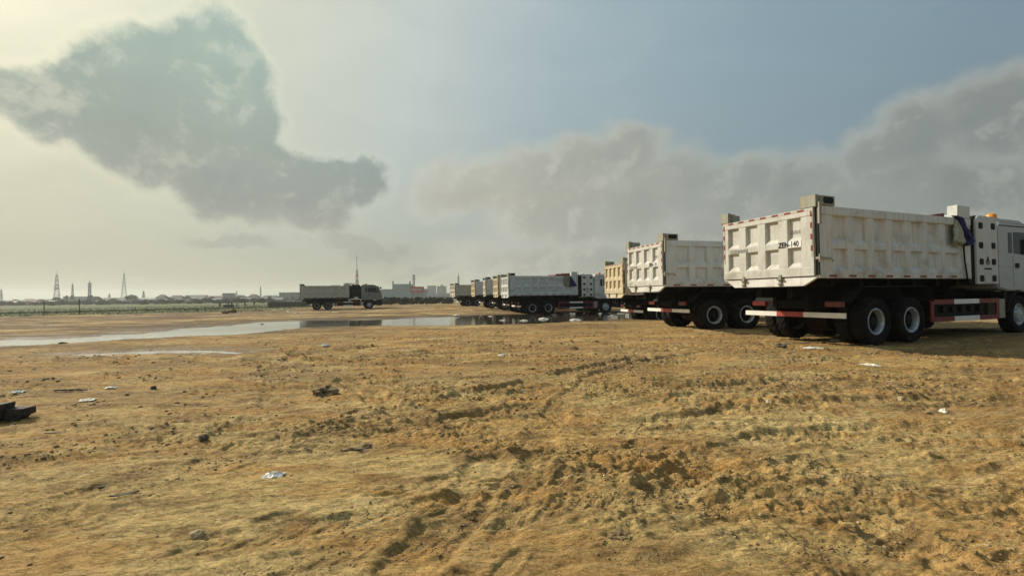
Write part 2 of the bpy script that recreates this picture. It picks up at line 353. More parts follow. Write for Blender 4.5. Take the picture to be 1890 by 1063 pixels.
def hdetail(x, y, sp):
    """detail height, disturbed mask, for points with local sampling distance sp"""
    r = np.hypot(x, y)
    def wt(lam): return np.clip(lam/(sp*1.6)-.4, 0, 1)
    right = sst(x/np.maximum(y, .3), -.75, .25)
    dn = fbm(x/2.6, y/1.7, 4, 11)
    D = sst(dn+.42*right-.12*(1-right), .02, .5)
    z = .045*fbm(x/5.5, y/3.2, 3, 3)
    z += .020*fbm(x/1.3, y/.8, 3, 21)*(.35+.9*D)*wt(.8)
    rid = 1-np.abs(fbm(x/.62, y/.36, 3, 31))*2.0
    z += .017*D*(rid-.35)*wt(.35)
    cl = fbm(x/.17, y/.13, 3, 41); D2 = D*sst(fbm(x/.9, y/.6, 2, 47), -.05, .35)
    z += .018*D2*np.abs(cl)*wt(.13) + .012*D2*fbm(x/.06, y/.05, 3, 43)*wt(.05)
    z += (.0035+.007*D)*fbm(x/.11, y/.08, 3, 51)*wt(.09)
    # wind and scrape streaks, lower-left to upper-right
    u = x*.94+y*.34; v = -x*.34+y*.94
    z += .008*(1-.3*D)*fbm(u/.45, v/.11, 4, 61)*wt(.12)
    z += .007*(.4+D)*(.5-np.abs(fbm(u/.30, v/.09, 3, 67)))*wt(.1)
    z += .020*(.35+.65*D)*(.32-np.abs(fbm(u/.85, v/.20, 4, 101)))*wt(.2)
    z += .010*(.25+.75*D)*np.maximum(0, fbm(x/.50, y/.22, 4, 103)-.12)*2*wt(.2)
    z += .075*sst(r, 14, 30)*(1-sst(r, 75, 110))*fbm(x/4.5, y/1.6, 4, 107)
    near = r < 34
    xs, ys, sps = x[near], y[near], sp[near] if hasattr(sp, '__len__') else sp
    dz = np.zeros(xs.shape); tm = np.zeros(xs.shape)
    wob = .05*fbm(xs/.5, ys/.5, 2, 71); jag = fbm(xs/.1, ys/.1, 2, 73)
    for P, hw, dep, lug in TRACKS:
        best = np.full(xs.shape, 1e9); bs = np.zeros(xs.shape); bd = np.zeros(xs.shape); acc = 0
        for (ax, ay), (bx, by) in zip(P[:-1], P[1:]):
            ex, ey = bx-ax, by-ay; l = math.hypot(ex, ey); t = np.clip(((xs-ax)*ex+(ys-ay)*ey)/(l*l), 0, 1)
            qx, qy = xs-ax-t*ex, ys-ay-t*ey; dd = np.hypot(qx, qy); m = dd < best
            best = np.where(m, dd, best); bs = np.where(m, acc+t*l, bs); bd = np.where(m, (ex*qy-ey*qx)/l, bd); acc += l
        dep = dep*.65; e = best+wob; fade = .45+.75*sst(fbm(bs/1.6, bs*0+hw*9, 2, 77), -.25, .3)
        dz -= dep*fade*(1-sst(e, hw*.75, hw*1.15))
        dz += dep*.5*fade*np.exp(-((e-hw*1.35)/(hw*.35))**2)*(1+.7*jag)
        if lug: dz += dep*.22*fade*(1-sst(e, hw*.8, hw))*(np.sin((bs+np.abs(bd)*.8)*2*math.pi/.17) > 0)*np.clip(.17/(sps*1.5)-.4, 0, 1)
        tm = np.maximum(tm, fade*(1-sst(e, hw*1.2, hw*2.2)))
    pz = np.zeros(xs.shape)
    for y0, sl, cv, xc, gauge, hw, dep, sd_ in PASSES:
        dep = dep*.62
        for side in (-gauge/2, gauge/2):
            for dual in ((-.17, .17) if hw < .16 else (0,)):
                xx = xs-xc; fy_ = y0+sl*xx+cv*xx*xx; fp = sl+2*cv*xx; nrm = np.sqrt(1+fp*fp)
                dd = (ys-fy_)/nrm-side-dual; e = np.abs(dd)+wob*.6; fade = sst(fbm(xs/2.1+sd_, ys*0+side*3+sd_, 2, 79), -.30, .25)
                q = 1-sst(e, hw*.72, hw*1.08)
                pz -= dep*fade*q; pz += dep*.55*fade*np.exp(-((e-hw*1.3)/(hw*.34))**2)*np.clip(1+.8*jag, .2, 1.7)
                pz += dep*.55*fade*q*(np.sin((xs*nrm+np.abs(dd)*.9)*2*math.pi/.115) > .1)*np.clip(.115/(sps*1.4)-.4, 0, 1)
                tm = np.maximum(tm, .8*fade*(1-sst(e, hw*1.1, hw*1.9)))
    dz += np.where(pz > 0, .020*np.tanh(pz/.020), .05*np.tanh(pz/.05))
    for fx, fy, a in FEET:
        m = (np.abs(xs-fx) < .3) & (np.abs(ys-fy) < .3)
        if not m.any(): continue
        qx, qy = xs[m]-fx, ys[m]-fy; u2 = (qx*math.cos(a)+qy*math.sin(a))/.145; v2 = (-qx*math.sin(a)+qy*math.cos(a))/.055
        q = np.sqrt(u2*u2+v2*v2*(1+.35*u2))
        dz[m] += -.011*(1-sst(q, .65, 1.0)) + .005*np.exp(-((q-1.25)/.22)**2)
        tm[m] = np.maximum(tm[m], .6*(1-sst(q, .9, 1.5)))
    z[near] += dz; T = np.zeros(x.shape); T[near] = tm
    return z, D, T
def hground(x, y, sp=None, full=False):
    x = np.atleast_1d(np.asarray(x, float)); y = np.atleast_1d(np.asarray(y, float))
    r = np.hypot(x, y)
    if sp is None: sp = np.full(x.shape, .02)
    zb = hbase(x, y); z, D, T = hdetail(x, y, sp)
    wet = np.zeros(x.shape); s1 = np.full(x.shape, 1e3)
    m = (r > 6) & (r < 90)
    s = sdf(PUDW, x[m], y[m])+.42*fbm(x[m]/1.3, y[m]/.8, 4, 81); s1[m] = s
    s2 = sdf(PUD2W, x[m], y[m])+.22*fbm(x[m]/.8, y[m]/.5, 3, 85)
    zz = zb[m]+z[m]*np.clip(.25+sst(s, .2, 5)*.75, 0, 1)*np.clip(.3+sst(s2, 0, 1)*.7, 0, 1)
    shore = WATER+.012+.06*sst(s, 0, 2.2)+ np.where(s > 0, .0, -.07*sst(-s, 0, .8))
    k = sst(s, 0.0, 3.0)
    zz2 = np.where(s < 0, shore + .35*z[m]*(1-sst(-s, 0, .6)), shore*(1-k)+np.maximum(zz, WATER+.02)*k + .35*z[m]*(1-k))
    zz2 = np.where((s > 0), np.maximum(zz2, WATER+.004+.03*sst(s, 0, 1.0)), zz2)
    a2 = s2 < 0
    zz2 = np.where((s > 1.0), np.where(a2, WATER2-.012*sst(-s2, 0, .3)+.040*gn(x[m]/.55, y[m]/.20, 5), zz2*sst(s2, -.0, .9)+(WATER2+.012)*(1-sst(s2, 0, .9))), zz2)
    zf = zb+z; zf[m] = zz2
    far = r > 80; zf[far] = (zb+z*.8)[far]
    wet[m] = np.maximum(np.maximum(1-sst(s, .1, 2.2), .8*(1-sst(s+2.2*fbm(x[m]/2.2, y[m]/.9, 4, 111), .3, 4.6))), .85*(1-sst(s2, .1, .9)))
    return (zf, D, T, wet) if full else zf
def ground_z(x, y): return float(hground([x], [y])[0])
def onground(px, py, rmax=900):
    dd = pxray(px, py); hl = math.hypot(dd.x, dd.y); t0 = 1.5/hl; t1 = rmax/hl
    ts = np.exp(np.linspace(math.log(t0), math.log(t1), 1500)); xs, ys, zs = dd.x*ts, dd.y*ts, CAM_H+dd.z*ts
    b = hbase(xs, ys) > zs
    i = int(np.argmax(b)) if b.any() else len(ts)-1
    return xs[i], ys[i]
def at_depth(px, py, Y):
    dd = pxray(px, py); t = Y/dd.y; return Vector((dd.x*t, Y, CAM_H+dd.z*t))

def build_ground():
    th = np.concatenate([np.linspace(-180, -64, 40, endpoint=False), np.linspace(-64, 64, 1150), np.linspace(64, 180, 41)[1:-1]])
    rs = [.25]
    while rs[-1] < 2400:
        r = rs[-1]
        rs.append(r+(.05 if r < 1.8 else min(max(r*r/1150, .008), r*.0085) if r < 70 else r*.02))
    rs = np.array(rs); nt, nr = len(th), len(rs)
    A, Rr = np.meshgrid(np.radians(th), rs); X = Rr*np.sin(A); Y = Rr*np.cos(A)
    dr = np.gradient(rs); sp = np.maximum(np.repeat(dr[:, None], nt, 1)*.55, Rr*math.radians(.111))
    z, D, T, W = hground(X.ravel(), Y.ravel(), sp.ravel(), True)
    co = np.stack([X.ravel(), Y.ravel(), z], 1).astype(np.float32)
    i = np.arange(nr-1)[:, None]*nt; j = np.arange(nt)[None]; j2 = (j+1) % nt
    q = np.stack([i+j, i+nt+j, i+nt+j2, i+j2], -1).reshape(-1, 4)[:, ::-1]
    nv = len(co); q = np.ascontiguousarray(q, dtype=np.int32)
    me = bpy.data.meshes.new('ground'); me.vertices.add(nv+1); me.vertices.foreach_set('co', np.concatenate([co.ravel(), [0, 0, float(z[0])]]).astype(np.float32))
    tri = np.stack([np.full(nt, nv), np.arange(nt), (np.arange(nt)+1) % nt], 1)[:, ::-1].astype(np.int32)
    nq, ntri = len(q), len(tri)
    me.loops.add(nq*4+ntri*3); me.loops.foreach_set('vertex_index', np.concatenate([q.ravel(), tri.ravel()]))
    me.polygons.add(nq+ntri); me.polygons.foreach_set('loop_start', np.concatenate([np.arange(nq)*4, nq*4+np.arange(ntri)*3]).astype(np.int32))
    me.update(calc_edges=True); me.polygons.foreach_set('use_smooth', [True]*(nq+ntri))
    if me.polygons[1000].normal.z < 0: me.flip_normals()
    for nm, arr in (('disturbed', D), ('tracked', T), ('wet', W)):
        at = me.attributes.new(nm, 'FLOAT', 'POINT'); at.data.foreach_set('value', np.concatenate([arr, [0]]).astype(np.float32))
    xs, ys = co[:, 0], co[:, 1]; rr = np.hypot(xs, ys); a = np.degrees(np.arctan2(xs, ys))
    g = sst(rr+6*fbm(xs/20, ys/20, 3, 91)-.0, 60, 70)*(1-sst(a+(rr-70)*-.10+5*fbm(xs/15, ys/15, 2, 95), -34, -22)); g = np.maximum(g, .75*sst(rr+20*fbm(xs/40, ys/40, 3, 92), 190, 240))
    at = me.attributes.new('grassy', 'FLOAT', 'POINT'); at.data.foreach_set('value', np.concatenate([g, [0]]).astype(np.float32))
    def fn(t):
        p = t.n('ShaderNodeNewGeometry').outputs['Position']
        def att(n): return t.n('ShaderNodeAttribute', None, attribute_name=n).outputs['Fac']
        big = t.noise(t.n('ShaderNodeVectorMath', {0: p, 1: (.35, .8, 1)}, operation='MULTIPLY').outputs[0], .55, 6, .62)
        mid = t.noise(t.n('ShaderNodeVectorMath', {0: p, 1: (.7, 1.2, 1)}, operation='MULTIPLY').outputs[0], 2.2, 7, .68)
        fine = t.noise(p, 45, 5, .7); grain = t.noise(p, 420, 2, .6)
        c = t.mix(t.ss(big, .36, .66), (.60, .44, .19, 1), (.465, .30, .107, 1))
        c = t.mix(t.m('MULTIPLY', t.ss(mid, .47, .64), .70), c, (.195, .115, .045, 1))
        c = t.mix(t.m('MULTIPLY', t.ss(mid, .45, .28), .40), c, (.52, .41, .24, 1))
        c = t.mix(t.m('MULTIPLY', att('disturbed'), t.ss(t.noise(p, 6.5, 5, .7), .44, .64, 0.0, .60)), c, (.25, .15, .062, 1))
        c = t.mix(t.m('MULTIPLY', att('tracked'), t.ss(t.noise(p, 3.5, 5, .7), .42, .65, .0, .5)), c, (.24, .15, .065, 1))
        mot = t.noise(t.n('ShaderNodeVectorMath', {0: p, 1: (3.0, 8.0, 1)}, operation='MULTIPLY').outputs[0], 1.0, 6, .7)
        c = t.mix(t.m('MULTIPLY', t.ss(mot, .52, .66), .50), c, (.15, .092, .040, 1))
        c = t.mix(t.m('MULTIPLY', t.ss(mot, .46, .34), .35), c, (.54, .42, .22, 1))
        dmp = t.noise(t.n('ShaderNodeVectorMath', {0: p, 1: (.30, .95, 1)}, operation='MULTIPLY').outputs[0], .8, 9, .70)
        c = t.mix(t.m('MULTIPLY', t.ss(dmp, .50, .60), .68), c, (.27, .15, .055, 1))
        c = t.mix(t.m('MULTIPLY', t.ss(dmp, .60, .68), .55), c, (.15, .088, .038, 1))
        rd_ = t.n('ShaderNodeVectorMath', {0: p}, operation='LENGTH').outputs[1]
        bd = t.noise(t.n('ShaderNodeVectorMath', {0: p, 1: (.22, .85, 1)}, operation='MULTIPLY').outputs[0], 1.1, 9, .72)
        c = t.mix(t.m('MULTIPLY', t.m('MULTIPLY', t.ss(rd_, 4.5, 8.5), t.ss(bd, .43, .55)), .62), c, (.23, .145, .072, 1))
        org = t.noise(t.n('ShaderNodeVectorMath', {0: p, 1: (.5, 1.3, 1)}, operation='MULTIPLY').outputs[0], 1.3, 7, .7)
        c = t.mix(t.m('MULTIPLY', t.ss(org, .48, .60), .62), c, (.45, .245, .078, 1))
        # brown dry-grass flats further out
        rr_ = t.n('ShaderNodeVectorMath', {0: p}, operation='LENGTH').outputs[1]
        st = t.noise(t.n('ShaderNodeVectorMath', {0: p, 1: (.05, .22, 1)}, operation='MULTIPLY').outputs[0], 1.0, 5, .65)
        c = t.mix(t.m('MULTIPLY', t.m('MULTIPLY', t.ss(rr_, 15, 24), t.ss(st, .42, .54)), .85), c, (.14, .088, .045, 1))
        st2 = t.noise(t.n('ShaderNodeVectorMath', {0: p, 1: (.25, .9, 1)}, operation='MULTIPLY').outputs[0], 1.0, 6, .7)
        c = t.mix(t.m('MULTIPLY', t.m('MULTIPLY', t.ss(rr_, 13, 22), t.ss(st2, .50, .58)), .75), c, (.11, .08, .045, 1))
        c = t.mix(t.m('MULTIPLY', t.m('MULTIPLY', t.ss(rr_, 16, 26), t.ss(st2, .47, .38)), .5), c, (.50, .42, .27, 1))
        c = t.mix(t.m('MULTIPLY', att('grassy'), t.ss(st, .35, .5, .6, .95)), c, t.mix(t.ss(st, .4, .6), (.045, .072, .022, 1), (.10, .115, .045, 1)))
        c = t.mix(t.ss(fine, .3, .7), t.mix(1.0, c, (.84, .84, .84, 1), 'MULTIPLY'), t.mix(1.0, c, (1.14, 1.14, 1.14, 1), 'MULTIPLY'))
        c = t.mix(t.ss(grain, .3, .7), t.mix(1.0, c, (.86, .86, .86, 1), 'MULTIPLY'), t.mix(1.0, c, (1.1, 1.1, 1.1, 1), 'MULTIPLY'))
        c = t.mix(1.0, c, (1.17, 1.17, 1.15, 1), 'MULTIPLY')
        wt_ = att('wet')
        c = t.mix(t.m('MULTIPLY', wt_, .72), c, t.mix(1.0, c, (.36, .37, .42, 1), 'MULTIPLY'))
        ro = t.m('MULTIPLY_ADD', t.ss(t.m('ADD', wt_, t.m('MULTIPLY', t.m('SUBTRACT', mid, .5), .7)), .45, .95), -.30, .95)
        hgt = t.m('ADD', t.m('MULTIPLY', fine, .6), t.m('MULTIPLY', grain, .15))
        bp = t.n('ShaderNodeBump', {'Strength': .9, 'Distance': .016, 'Height': hgt}).outputs[0]
        bp = t.n('ShaderNodeBump', {'Strength': .8, 'Distance': .06, 'Height': t.noise(p, 9, 8, .72), 'Normal': bp}).outputs[0]
        cr = t.noise(t.n('ShaderNodeMapping', {0: p, 2: (0, 0, R(20)), 3: (1.3, 4.2, 1)}).outputs[0], 3.2, 8, .66)
        cr2 = t.noise(t.n('ShaderNodeMapping', {0: p, 2: (0, 0, R(-8)), 3: (.8, 2.4, 1)}).outputs[0], 8.0, 7, .68)
        crust = t.m('ADD', t.ss(cr, .49, .53), t.m('MULTIPLY', t.ss(cr2, .52, .56), .5))
        bp = t.n('ShaderNodeBump', {'Strength': .8, 'Distance': .022, 'Height': crust, 'Normal': bp}).outputs[0]
        out(t, t.n('ShaderNodeBsdfPrincipled', {'Base Color': c, 'Roughness': ro, 'Specular IOR Level': .2, 'Normal': bp}).outputs[0])
    me.materials.append(mat('sandy_soil', fn))
    tag(link('ground', me), 'rutted sandy ochre soil with tyre tracks and footprints', kind='structure')
build_ground()

def water_fn(t):
    p = t.n('ShaderNodeNewGeometry').outputs['Position']
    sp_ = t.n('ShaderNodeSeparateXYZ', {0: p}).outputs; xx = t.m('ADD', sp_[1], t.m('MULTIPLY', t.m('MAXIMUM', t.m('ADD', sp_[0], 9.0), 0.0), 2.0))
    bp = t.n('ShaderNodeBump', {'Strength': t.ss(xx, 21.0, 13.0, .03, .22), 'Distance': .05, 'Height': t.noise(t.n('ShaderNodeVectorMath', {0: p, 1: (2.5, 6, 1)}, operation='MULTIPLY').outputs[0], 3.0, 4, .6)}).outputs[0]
    c = t.mix(t.ss(t.m('ADD', xx, t.m('MULTIPLY', t.noise(p, .3, 4, .6), 3.0)), 25.0, 16.5), (.06, .05, .032, 1), (.62, .61, .54, 1))  # bright reflection at the left end painted into the water colour
    out(t, t.n('ShaderNodeBsdfPrincipled', {'Base Color': c, 'Roughness': .035, 'IOR': 1.5, 'Specular IOR Level': .9, 'Normal': bp}).outputs[0])
mat('water', water_fn)
def water(P, z, label, grow):
    cx = sum(p[0] for p in P)/len(P)
    pts = []
    n = len(P)
    for i in range(n):
        a, b, c = Vector(P[i-1]), Vector(P[i]), Vector(P[(i+1) % n]); t = (c-a).normalized(); nn = Vector((t.y, -t.x)); pts.append(b+nn*grow)
    b = MB(); bmx = bmesh.new(); vs_ = [bmx.verts.new((p.x, p.y, z)) for p in pts]; f = bmx.faces.new(vs_)
    bmesh.ops.triangulate(bmx, faces=[f]); bmesh.ops.recalc_face_normals(bmx, faces=bmx.faces)
    for f in bmx.faces:
        if f.normal.z < 0: f.normal_flip()
    me = bpy.data.meshes.new('puddle'); bmx.to_mesh(me); bmx.free(); me.materials.append(MATS['water'])
    tag(link('puddle', me), label, kind='structure')
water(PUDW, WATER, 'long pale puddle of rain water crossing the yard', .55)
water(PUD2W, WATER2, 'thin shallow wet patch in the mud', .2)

# ------------------------------------------------------------------ trucks
ZB, ZT, WH, LB = 1.55, 3.12, 1.26, 5.85       # bed bottom, bed top, half width, bed length
AX = (1.93, 3.28, 8.39); TR_ = .55
SIDE_REC = [(.47+.70*i, .95+.70*i) for i in range(6)]+[(4.71, 5.33)]
GATE_REC = [(1.08, .75), (.54, .20), (-.01, -.35), (-.58, -.90)]
def tyre_fn(seg=80):
    def f(b):
        prof = [(.30, -.10), (.33, -.135), (.44, -.15), (.51, -.145), (.545, -.12), (.55, -.06), (.545, -.01), (.545, .01), (.55, .06), (.545, .12), (.51, .145), (.44, .15), (.33, .135), (.30, .10)]
        def mod(r, j, k):
            if j in (3, 4, 9, 10): return r-(.022 if (k//2) % 2 else 0)
            if j in (5, 8): return r-(.012 if (k//2+1) % 2 else 0)
            return r
        b.lathe(prof, seg, mod)
    return f
def rim_rear(b):      # deep dish, outer face towards -y
    b.lathe([(.300, .10), (.318, -.110), (.305, -.128), (.272, -.124), (.262, -.10), (.248, .0)], 40)
def rim_front(b):
    b.lathe([(.300, .10), (.318, -.110), (.300, -.130), (.285, -.10), (.27, -.03), (.22, -.085), (.155, -.135), (.12, -.14), (0.001, -.14)], 40)
    for k in range(10):
        a = 2*math.pi*k/10; b.add(*_cyl((.19*math.cos(a), -.16, .19*math.sin(a)), .018, .06))
def _cyl(c, r, h, seg=8, axis='y'):
    vs = []
    for e in (0, h):
        for k in range(seg):
            q = 2*math.pi*k/seg; u, v = r*math.cos(q), r*math.sin(q)
            vs.append((c[0]+u, c[1]+e, c[2]+v) if axis == 'y' else (c[0]+u, c[1]+v, c[2]+e) if axis == 'z' else (c[0]+e, c[1]+u, c[2]+v))
    return vs, [tuple(range(seg))[::-1], tuple(range(seg, 2*seg))]+[(k, (k+1) % seg, seg+(k+1) % seg, seg+k) for k in range(seg)]
def text_obj(parent, s, size, loc, rot, matname, name='lettering', offset=0.0, xs=1.0):
    key = ('text', s, size, matname, xs)
    if key not in CACHE:
        cu = bpy.data.curves.new('lettering', 'FONT'); cu.body = s; cu.size = size; cu.offset = offset; cu.extrude = .001; cu.resolution_u = 3; cu.align_x = 'CENTER'; cu.align_y = 'CENTER'
        o = bpy.data.objects.new('tmp', cu); COL.objects.link(o); bpy.context.view_layer.update()
        me = bpy.data.meshes.new_from_object(o.evaluated_get(bpy.context.evaluated_depsgraph_get())); bpy.data.objects.remove(o)
        me.transform(Matrix.Diagonal((xs, 1, 1, 1))); me.materials.clear(); me.materials.append(MATS[matname]); CACHE[key] = me
    return link(name, CACHE[key], parent, loc, rot)

def rrect(x0, z0, x1, z1, r, n=5, corners=(1, 1, 1, 1)):
    pts = []
    for ci, (cx, cz, a0) in enumerate(((x1-r, z1-r, 0), (x0+r, z1-r, 90), (x0+r, z0+r, 180), (x1-r, z0+r, 270))):
        if corners[ci]:
            for k in range(n+1): a = R(a0+90*k/n); pts.append((cx+r*math.cos(a), cz+r*math.sin(a)))
        else: pts.append(((x1, x0, x0, x1)[ci], (z1, z1, z0, z0)[ci]))
    return pts

def build_truck(label, pose, bed='white_paint', gate='white_paint', cab='cab_paint', number=None, detail=2, cabinet='white', group='dump trucks parked in a row on the yard', bartone='bar_white', brk='bracket_paint', rail='dark_steel'):
    x, y, yaw, z = pose
    T = empty('dump_truck', (x, y, z), yaw); tag(T, label, 'dump truck', group)
    P = lambda *a, **k: part(*a, **k)
    # chassis
    def ch(b):
        for s in (-1, 1): b.box(.75, s*.36, .80, 9.9, s*.46, 1.12); b.box(.2, s*.34, 1.12+.004, 5.8, s*.48, 1.36)
        for cx in (.78, 2.6, 4.4, 5.9, 7.2, 9.7): b.box(cx, -.36, .86, cx+.12, .36, 1.06)
        for cx in (.5, 1.5, 2.5, 3.5, 4.5, 5.4): b.box(cx, -1.15, 1.37, cx+.12, 1.15, 1.52)
        for a in AX[:2]: b.add(*_cyl((a, -1.0, TR_), .13, 2.0, 12)); b.add(*_cyl((a-.0, -.28, TR_), .27, .56, 12))
        b.add(*_cyl((AX[2], -.95, TR_), .09, 1.9, 10))
        b.box(AX[0]-.1, -.62, .62, AX[1]+.1, -.50, .84); b.box(AX[0]-.1, .50, .62, AX[1]+.1, .62, .84)
        b.box(6.2, -.5, .5, 7.3, .5, 1.3); b.box(7.5, -.45, .55, 9.0, .45, 1.25)
    P(T, 'chassis', 'std', 'chassis_black', ch)
    # bed
    fl = P(T, 'bed_floor', 'std', ['chassis_black', bed], lambda b: (b.prism([(-1.18, 1.565), (1.18, 1.565), (1.18, 1.60), (-1.18, 1.60)], 'x', .02, LB-.02), b.prism([(-1.20, 1.54), (-.75, 1.375), (.75, 1.375), (1.20, 1.54)], 'x', .45, LB-.1)))
    for sgn in (-1, 1):
        def wallf(b, sgn=sgn): b.box(0.0, sgn*1.14, ZB+.002, LB, sgn*1.18, ZT-.005)
        sw = P(T, 'side_wall', ('w', sgn), bed, wallf)
        def pr(poly):
            return [(sgn*-1*a, c) for a, c in poly]
        P(sw, 'top_rail', sgn, bed, lambda b: b.prism(pr([(-1.175, ZT), (-1.275, ZT), (-1.275, 2.935), (-1.178, 2.915)]), 'x', .004, LB-.004), bev=.008)
        P(sw, 'bottom_rail', sgn, bed, lambda b: b.prism(pr([(-1.175, 1.83), (-1.262, 1.715), (-1.262, ZB), (-1.175, ZB)]), 'x', .004, LB-.004), bev=.006)
        xs_ = [0.002]+[v for r_ in SIDE_REC for v in r_]+[LB-.002]
        for i in range(0, len(xs_), 2):
            x0, x1 = xs_[i], xs_[i+1]
            def rb(b, x0=x0, x1=x1):
                e0 = 0 if x0 < .1 else -.035; e1 = 0 if x1 > LB-.1 else .035
                Y0, Y1 = sgn*1.176, sgn*1.258
                b.prism([(x0+e0, Y0), (x0, Y1), (x1, Y1), (x1+e1, Y0)], 'z', 1.72, 2.93)
            P(sw, 'rib', (sgn, i), bed, rb, bev=.006)
        for i, (x0, x1) in enumerate(SIDE_REC):
            P(sw, 'cross_bar', (sgn, i), bed, lambda b, x0=x0, x1=x1: b.prism(pr([(-1.176, 2.43), (-1.252, 2.325), (-1.252, 2.205), (-1.176, 2.19)]), 'x', x0-.03, x1+.03), bev=.006)
        if detail:
            for i in range(8):
                P(sw, 'reflective_strip', sgn, 'tape_red', lambda b: b.box(0, sgn*1.262, 1.575, .24, sgn*1.268, 1.625), loc=(.30+.66*i, 0, 0))
    # tailgate
    TG = P(T, 'tailgate', 'sheet', gate, lambda b: b.box(.02, -1.17, 1.60, .06, 1.24, 3.08))
    gx0, gx1 = .021, -.055
    P(TG, 'top_rail', 'g', gate, lambda b: b.prism([(gx0, 3.09), (gx1, 3.09), (gx1, 2.92), (gx0, 2.905)], 'y', -1.178, 1.248), bev=.008)
    P(TG, 'bottom_rail', 'g', gate, lambda b: b.prism([(gx0, 1.92), (gx1, 1.80), (gx1-.002, 1.60), (gx0, 1.598)], 'y', -1.178, 1.248), bev=.008)
    edges = [1.246]+[v for r_ in GATE_REC for v in r_]+[-1.176]
    for i in range(0, len(edges), 2):
        y0, y1 = edges[i], edges[i+1]
        e0 = 0 if i == 0 else .03; e1 = 0 if i == len(edges)-2 else .03
        P(TG, 'rib', ('g', i), gate, lambda b, y0=y0, y1=y1, e0=e0, e1=e1: b.prism([(gx0, y0+e0), (gx1+.003, y0), (gx1+.003, y1), (gx0, y1-e1)], 'z', 1.81, 2.915), bev=.006)
    for i, (y0, y1) in enumerate(GATE_REC):
        P(TG, 'cross_bar', ('g', i), gate, lambda b, y0=y0, y1=y1: b.prism([(gx0, 2.50), (gx1+.006, 2.40), (gx1+.006, 2.26), (gx0, 2.24)], 'y', y1-.02, y0+.02), bev=.006)
    P(T, 'chute_lip', 'std', gate, lambda b: b.add([(-.02, 1.2, 1.585), (-.02, -1.25, 1.585), (-.06, -.93, 1.385), (-.06, .90, 1.385), (.06, 1.2, 1.585), (.06, -1.25, 1.585), (.02, -.93, 1.385), (.02, .90, 1.385)],
                                                       [(0, 1, 2, 3), (7, 6, 5, 4), (0, 4, 5, 1), (1, 5, 6, 2), (2, 6, 7, 3), (3, 7, 4, 0)]), bev=.006)
    if detail:
        def tape(b, lst):
            for j, q in enumerate(lst):
                b.cur = j % 2; b.box(*q)
        n = 15; w_ = 2.36/n
        P(TG, 'reflective_strip', 'top', ['tape_white', 'tape_red'], lambda b: tape(b, [(gx1-.004, -1.14+w_*j, 3.03, gx1+.004, -1.14+w_*(j+1)-.004, 3.075) for j in range(n)]))
        for yy in (-1.155, 1.19):
            P(TG, 'reflective_strip', ('side', yy), ['tape_white', 'tape_red'], lambda b, yy=yy: tape(b, [(gx1-.004, yy, 2.02+.125*j, gx1+.006, yy+.04, 2.02+.125*(j+1)-.004) for j in range(8)]))
        for yy in (.62, -.38):
            h = P(T, 'tailgate_hinge', 'std', brk, lambda b: (b.box(-.075, -.04, 1.40, -.02, .04, 1.66), b.box(-.11, -.06, 1.53, -.07, .06, 1.58), b.box(-.10, -.055, 1.43, -.06, .055, 1.46)), loc=(0, yy, 0), bev=.008)
        for s in (-1, 1):
            P(T, 'latch', s, brk, lambda b, s=s: (b.box(-.04, s*1.20, 1.96, .10, s*1.31, 2.01), b.box(.08, s*1.265, 1.97, .34, s*1.285, 2.00), b.tube([(.33, s*1.28, 1.985), (.37, s*1.31, 1.94), (.35, s*1.31, 1.91)], .014), b.tube([(-.03, s*1.29, 2.07), (-.03, s*1.29, 1.9)], .022)), bev=0)
    for s, y0, y1 in ((1, 1.06, 1.31), (-1, -1.25, -.90)):
        cbk = P(T, 'corner_bracket', s, brk, lambda b, s=s, y0=y0, y1=y1: (b.box(-.06, y0, 3.095, .05, y1, 3.36), b.box(.052, s*1.19, 3.13, .50, s*1.29, 3.34), b.box(.052, s*1.00, 3.13, .12, s*1.18, 3.33), b.box(-.03, s*1.252, 2.72, .04, s*1.31, 3.2)), bev=.008)
        P(cbk, 'bracket_opening_shade', s, 'dark_steel', lambda b, s=s: b.prism(rrect(.12, 3.17, .44, 3.31, .05), 'y', s*1.291, s*1.297))  # dark plate on the solid bracket, painted shade of its hollow
        P(T, 'corner_post', s, rail, lambda b, s=s: b.box(-.012, s*1.20 if s > 0 else s*1.19, 1.62, .018, s*1.262, 3.09))
    # headboard and its tall cover
    P(T, 'headboard', 'std', bed, lambda b: (b.box(LB-.06, -1.12, 1.6, LB-.003, 1.12, 3.30), b.prism([(5.26, 3.13), (5.28, 3.46), (5.83, 3.44), (5.83, 3.13)], 'y', -1.272, -1.05), b.prism([(5.26, 3.13), (5.28, 3.46), (5.83, 3.44), (5.83, 3.13)], 'y', 1.05, 1.272)), bev=.01)
    P(T, 'bulkhead_frame', 'std', 'dark_steel', lambda b: (b.box(5.88, -1.2, 1.42, 6.02, 1.2, 3.22), b.box(6.03, -.7, 1.2, 6.1, .7, 3.0)))
    # mudguards
    for s in (-1, 1):
        pts = [(1.05, 1.02), (1.45, 1.36), (3.85, 1.36), (4.15, .98)]
        def mg(b, s=s):
            for (xa, za), (xb, zb_) in zip(pts[:-1], pts[1:]):
                b.add([(xa, s*.68, za), (xb, s*.68, zb_), (xb, s*1.25, zb_), (xa, s*1.25, za), (xa, s*.68, za+.02), (xb, s*.68, zb_+.02), (xb, s*1.25, zb_+.02), (xa, s*1.25, za+.02)],
                      [(0, 1, 2, 3), (7, 6, 5, 4), (0, 4, 5, 1), (1, 5, 6, 2), (2, 6, 7, 3), (3, 7, 4, 0)])
        P(T, 'mudguard', s, 'dark_steel', mg)
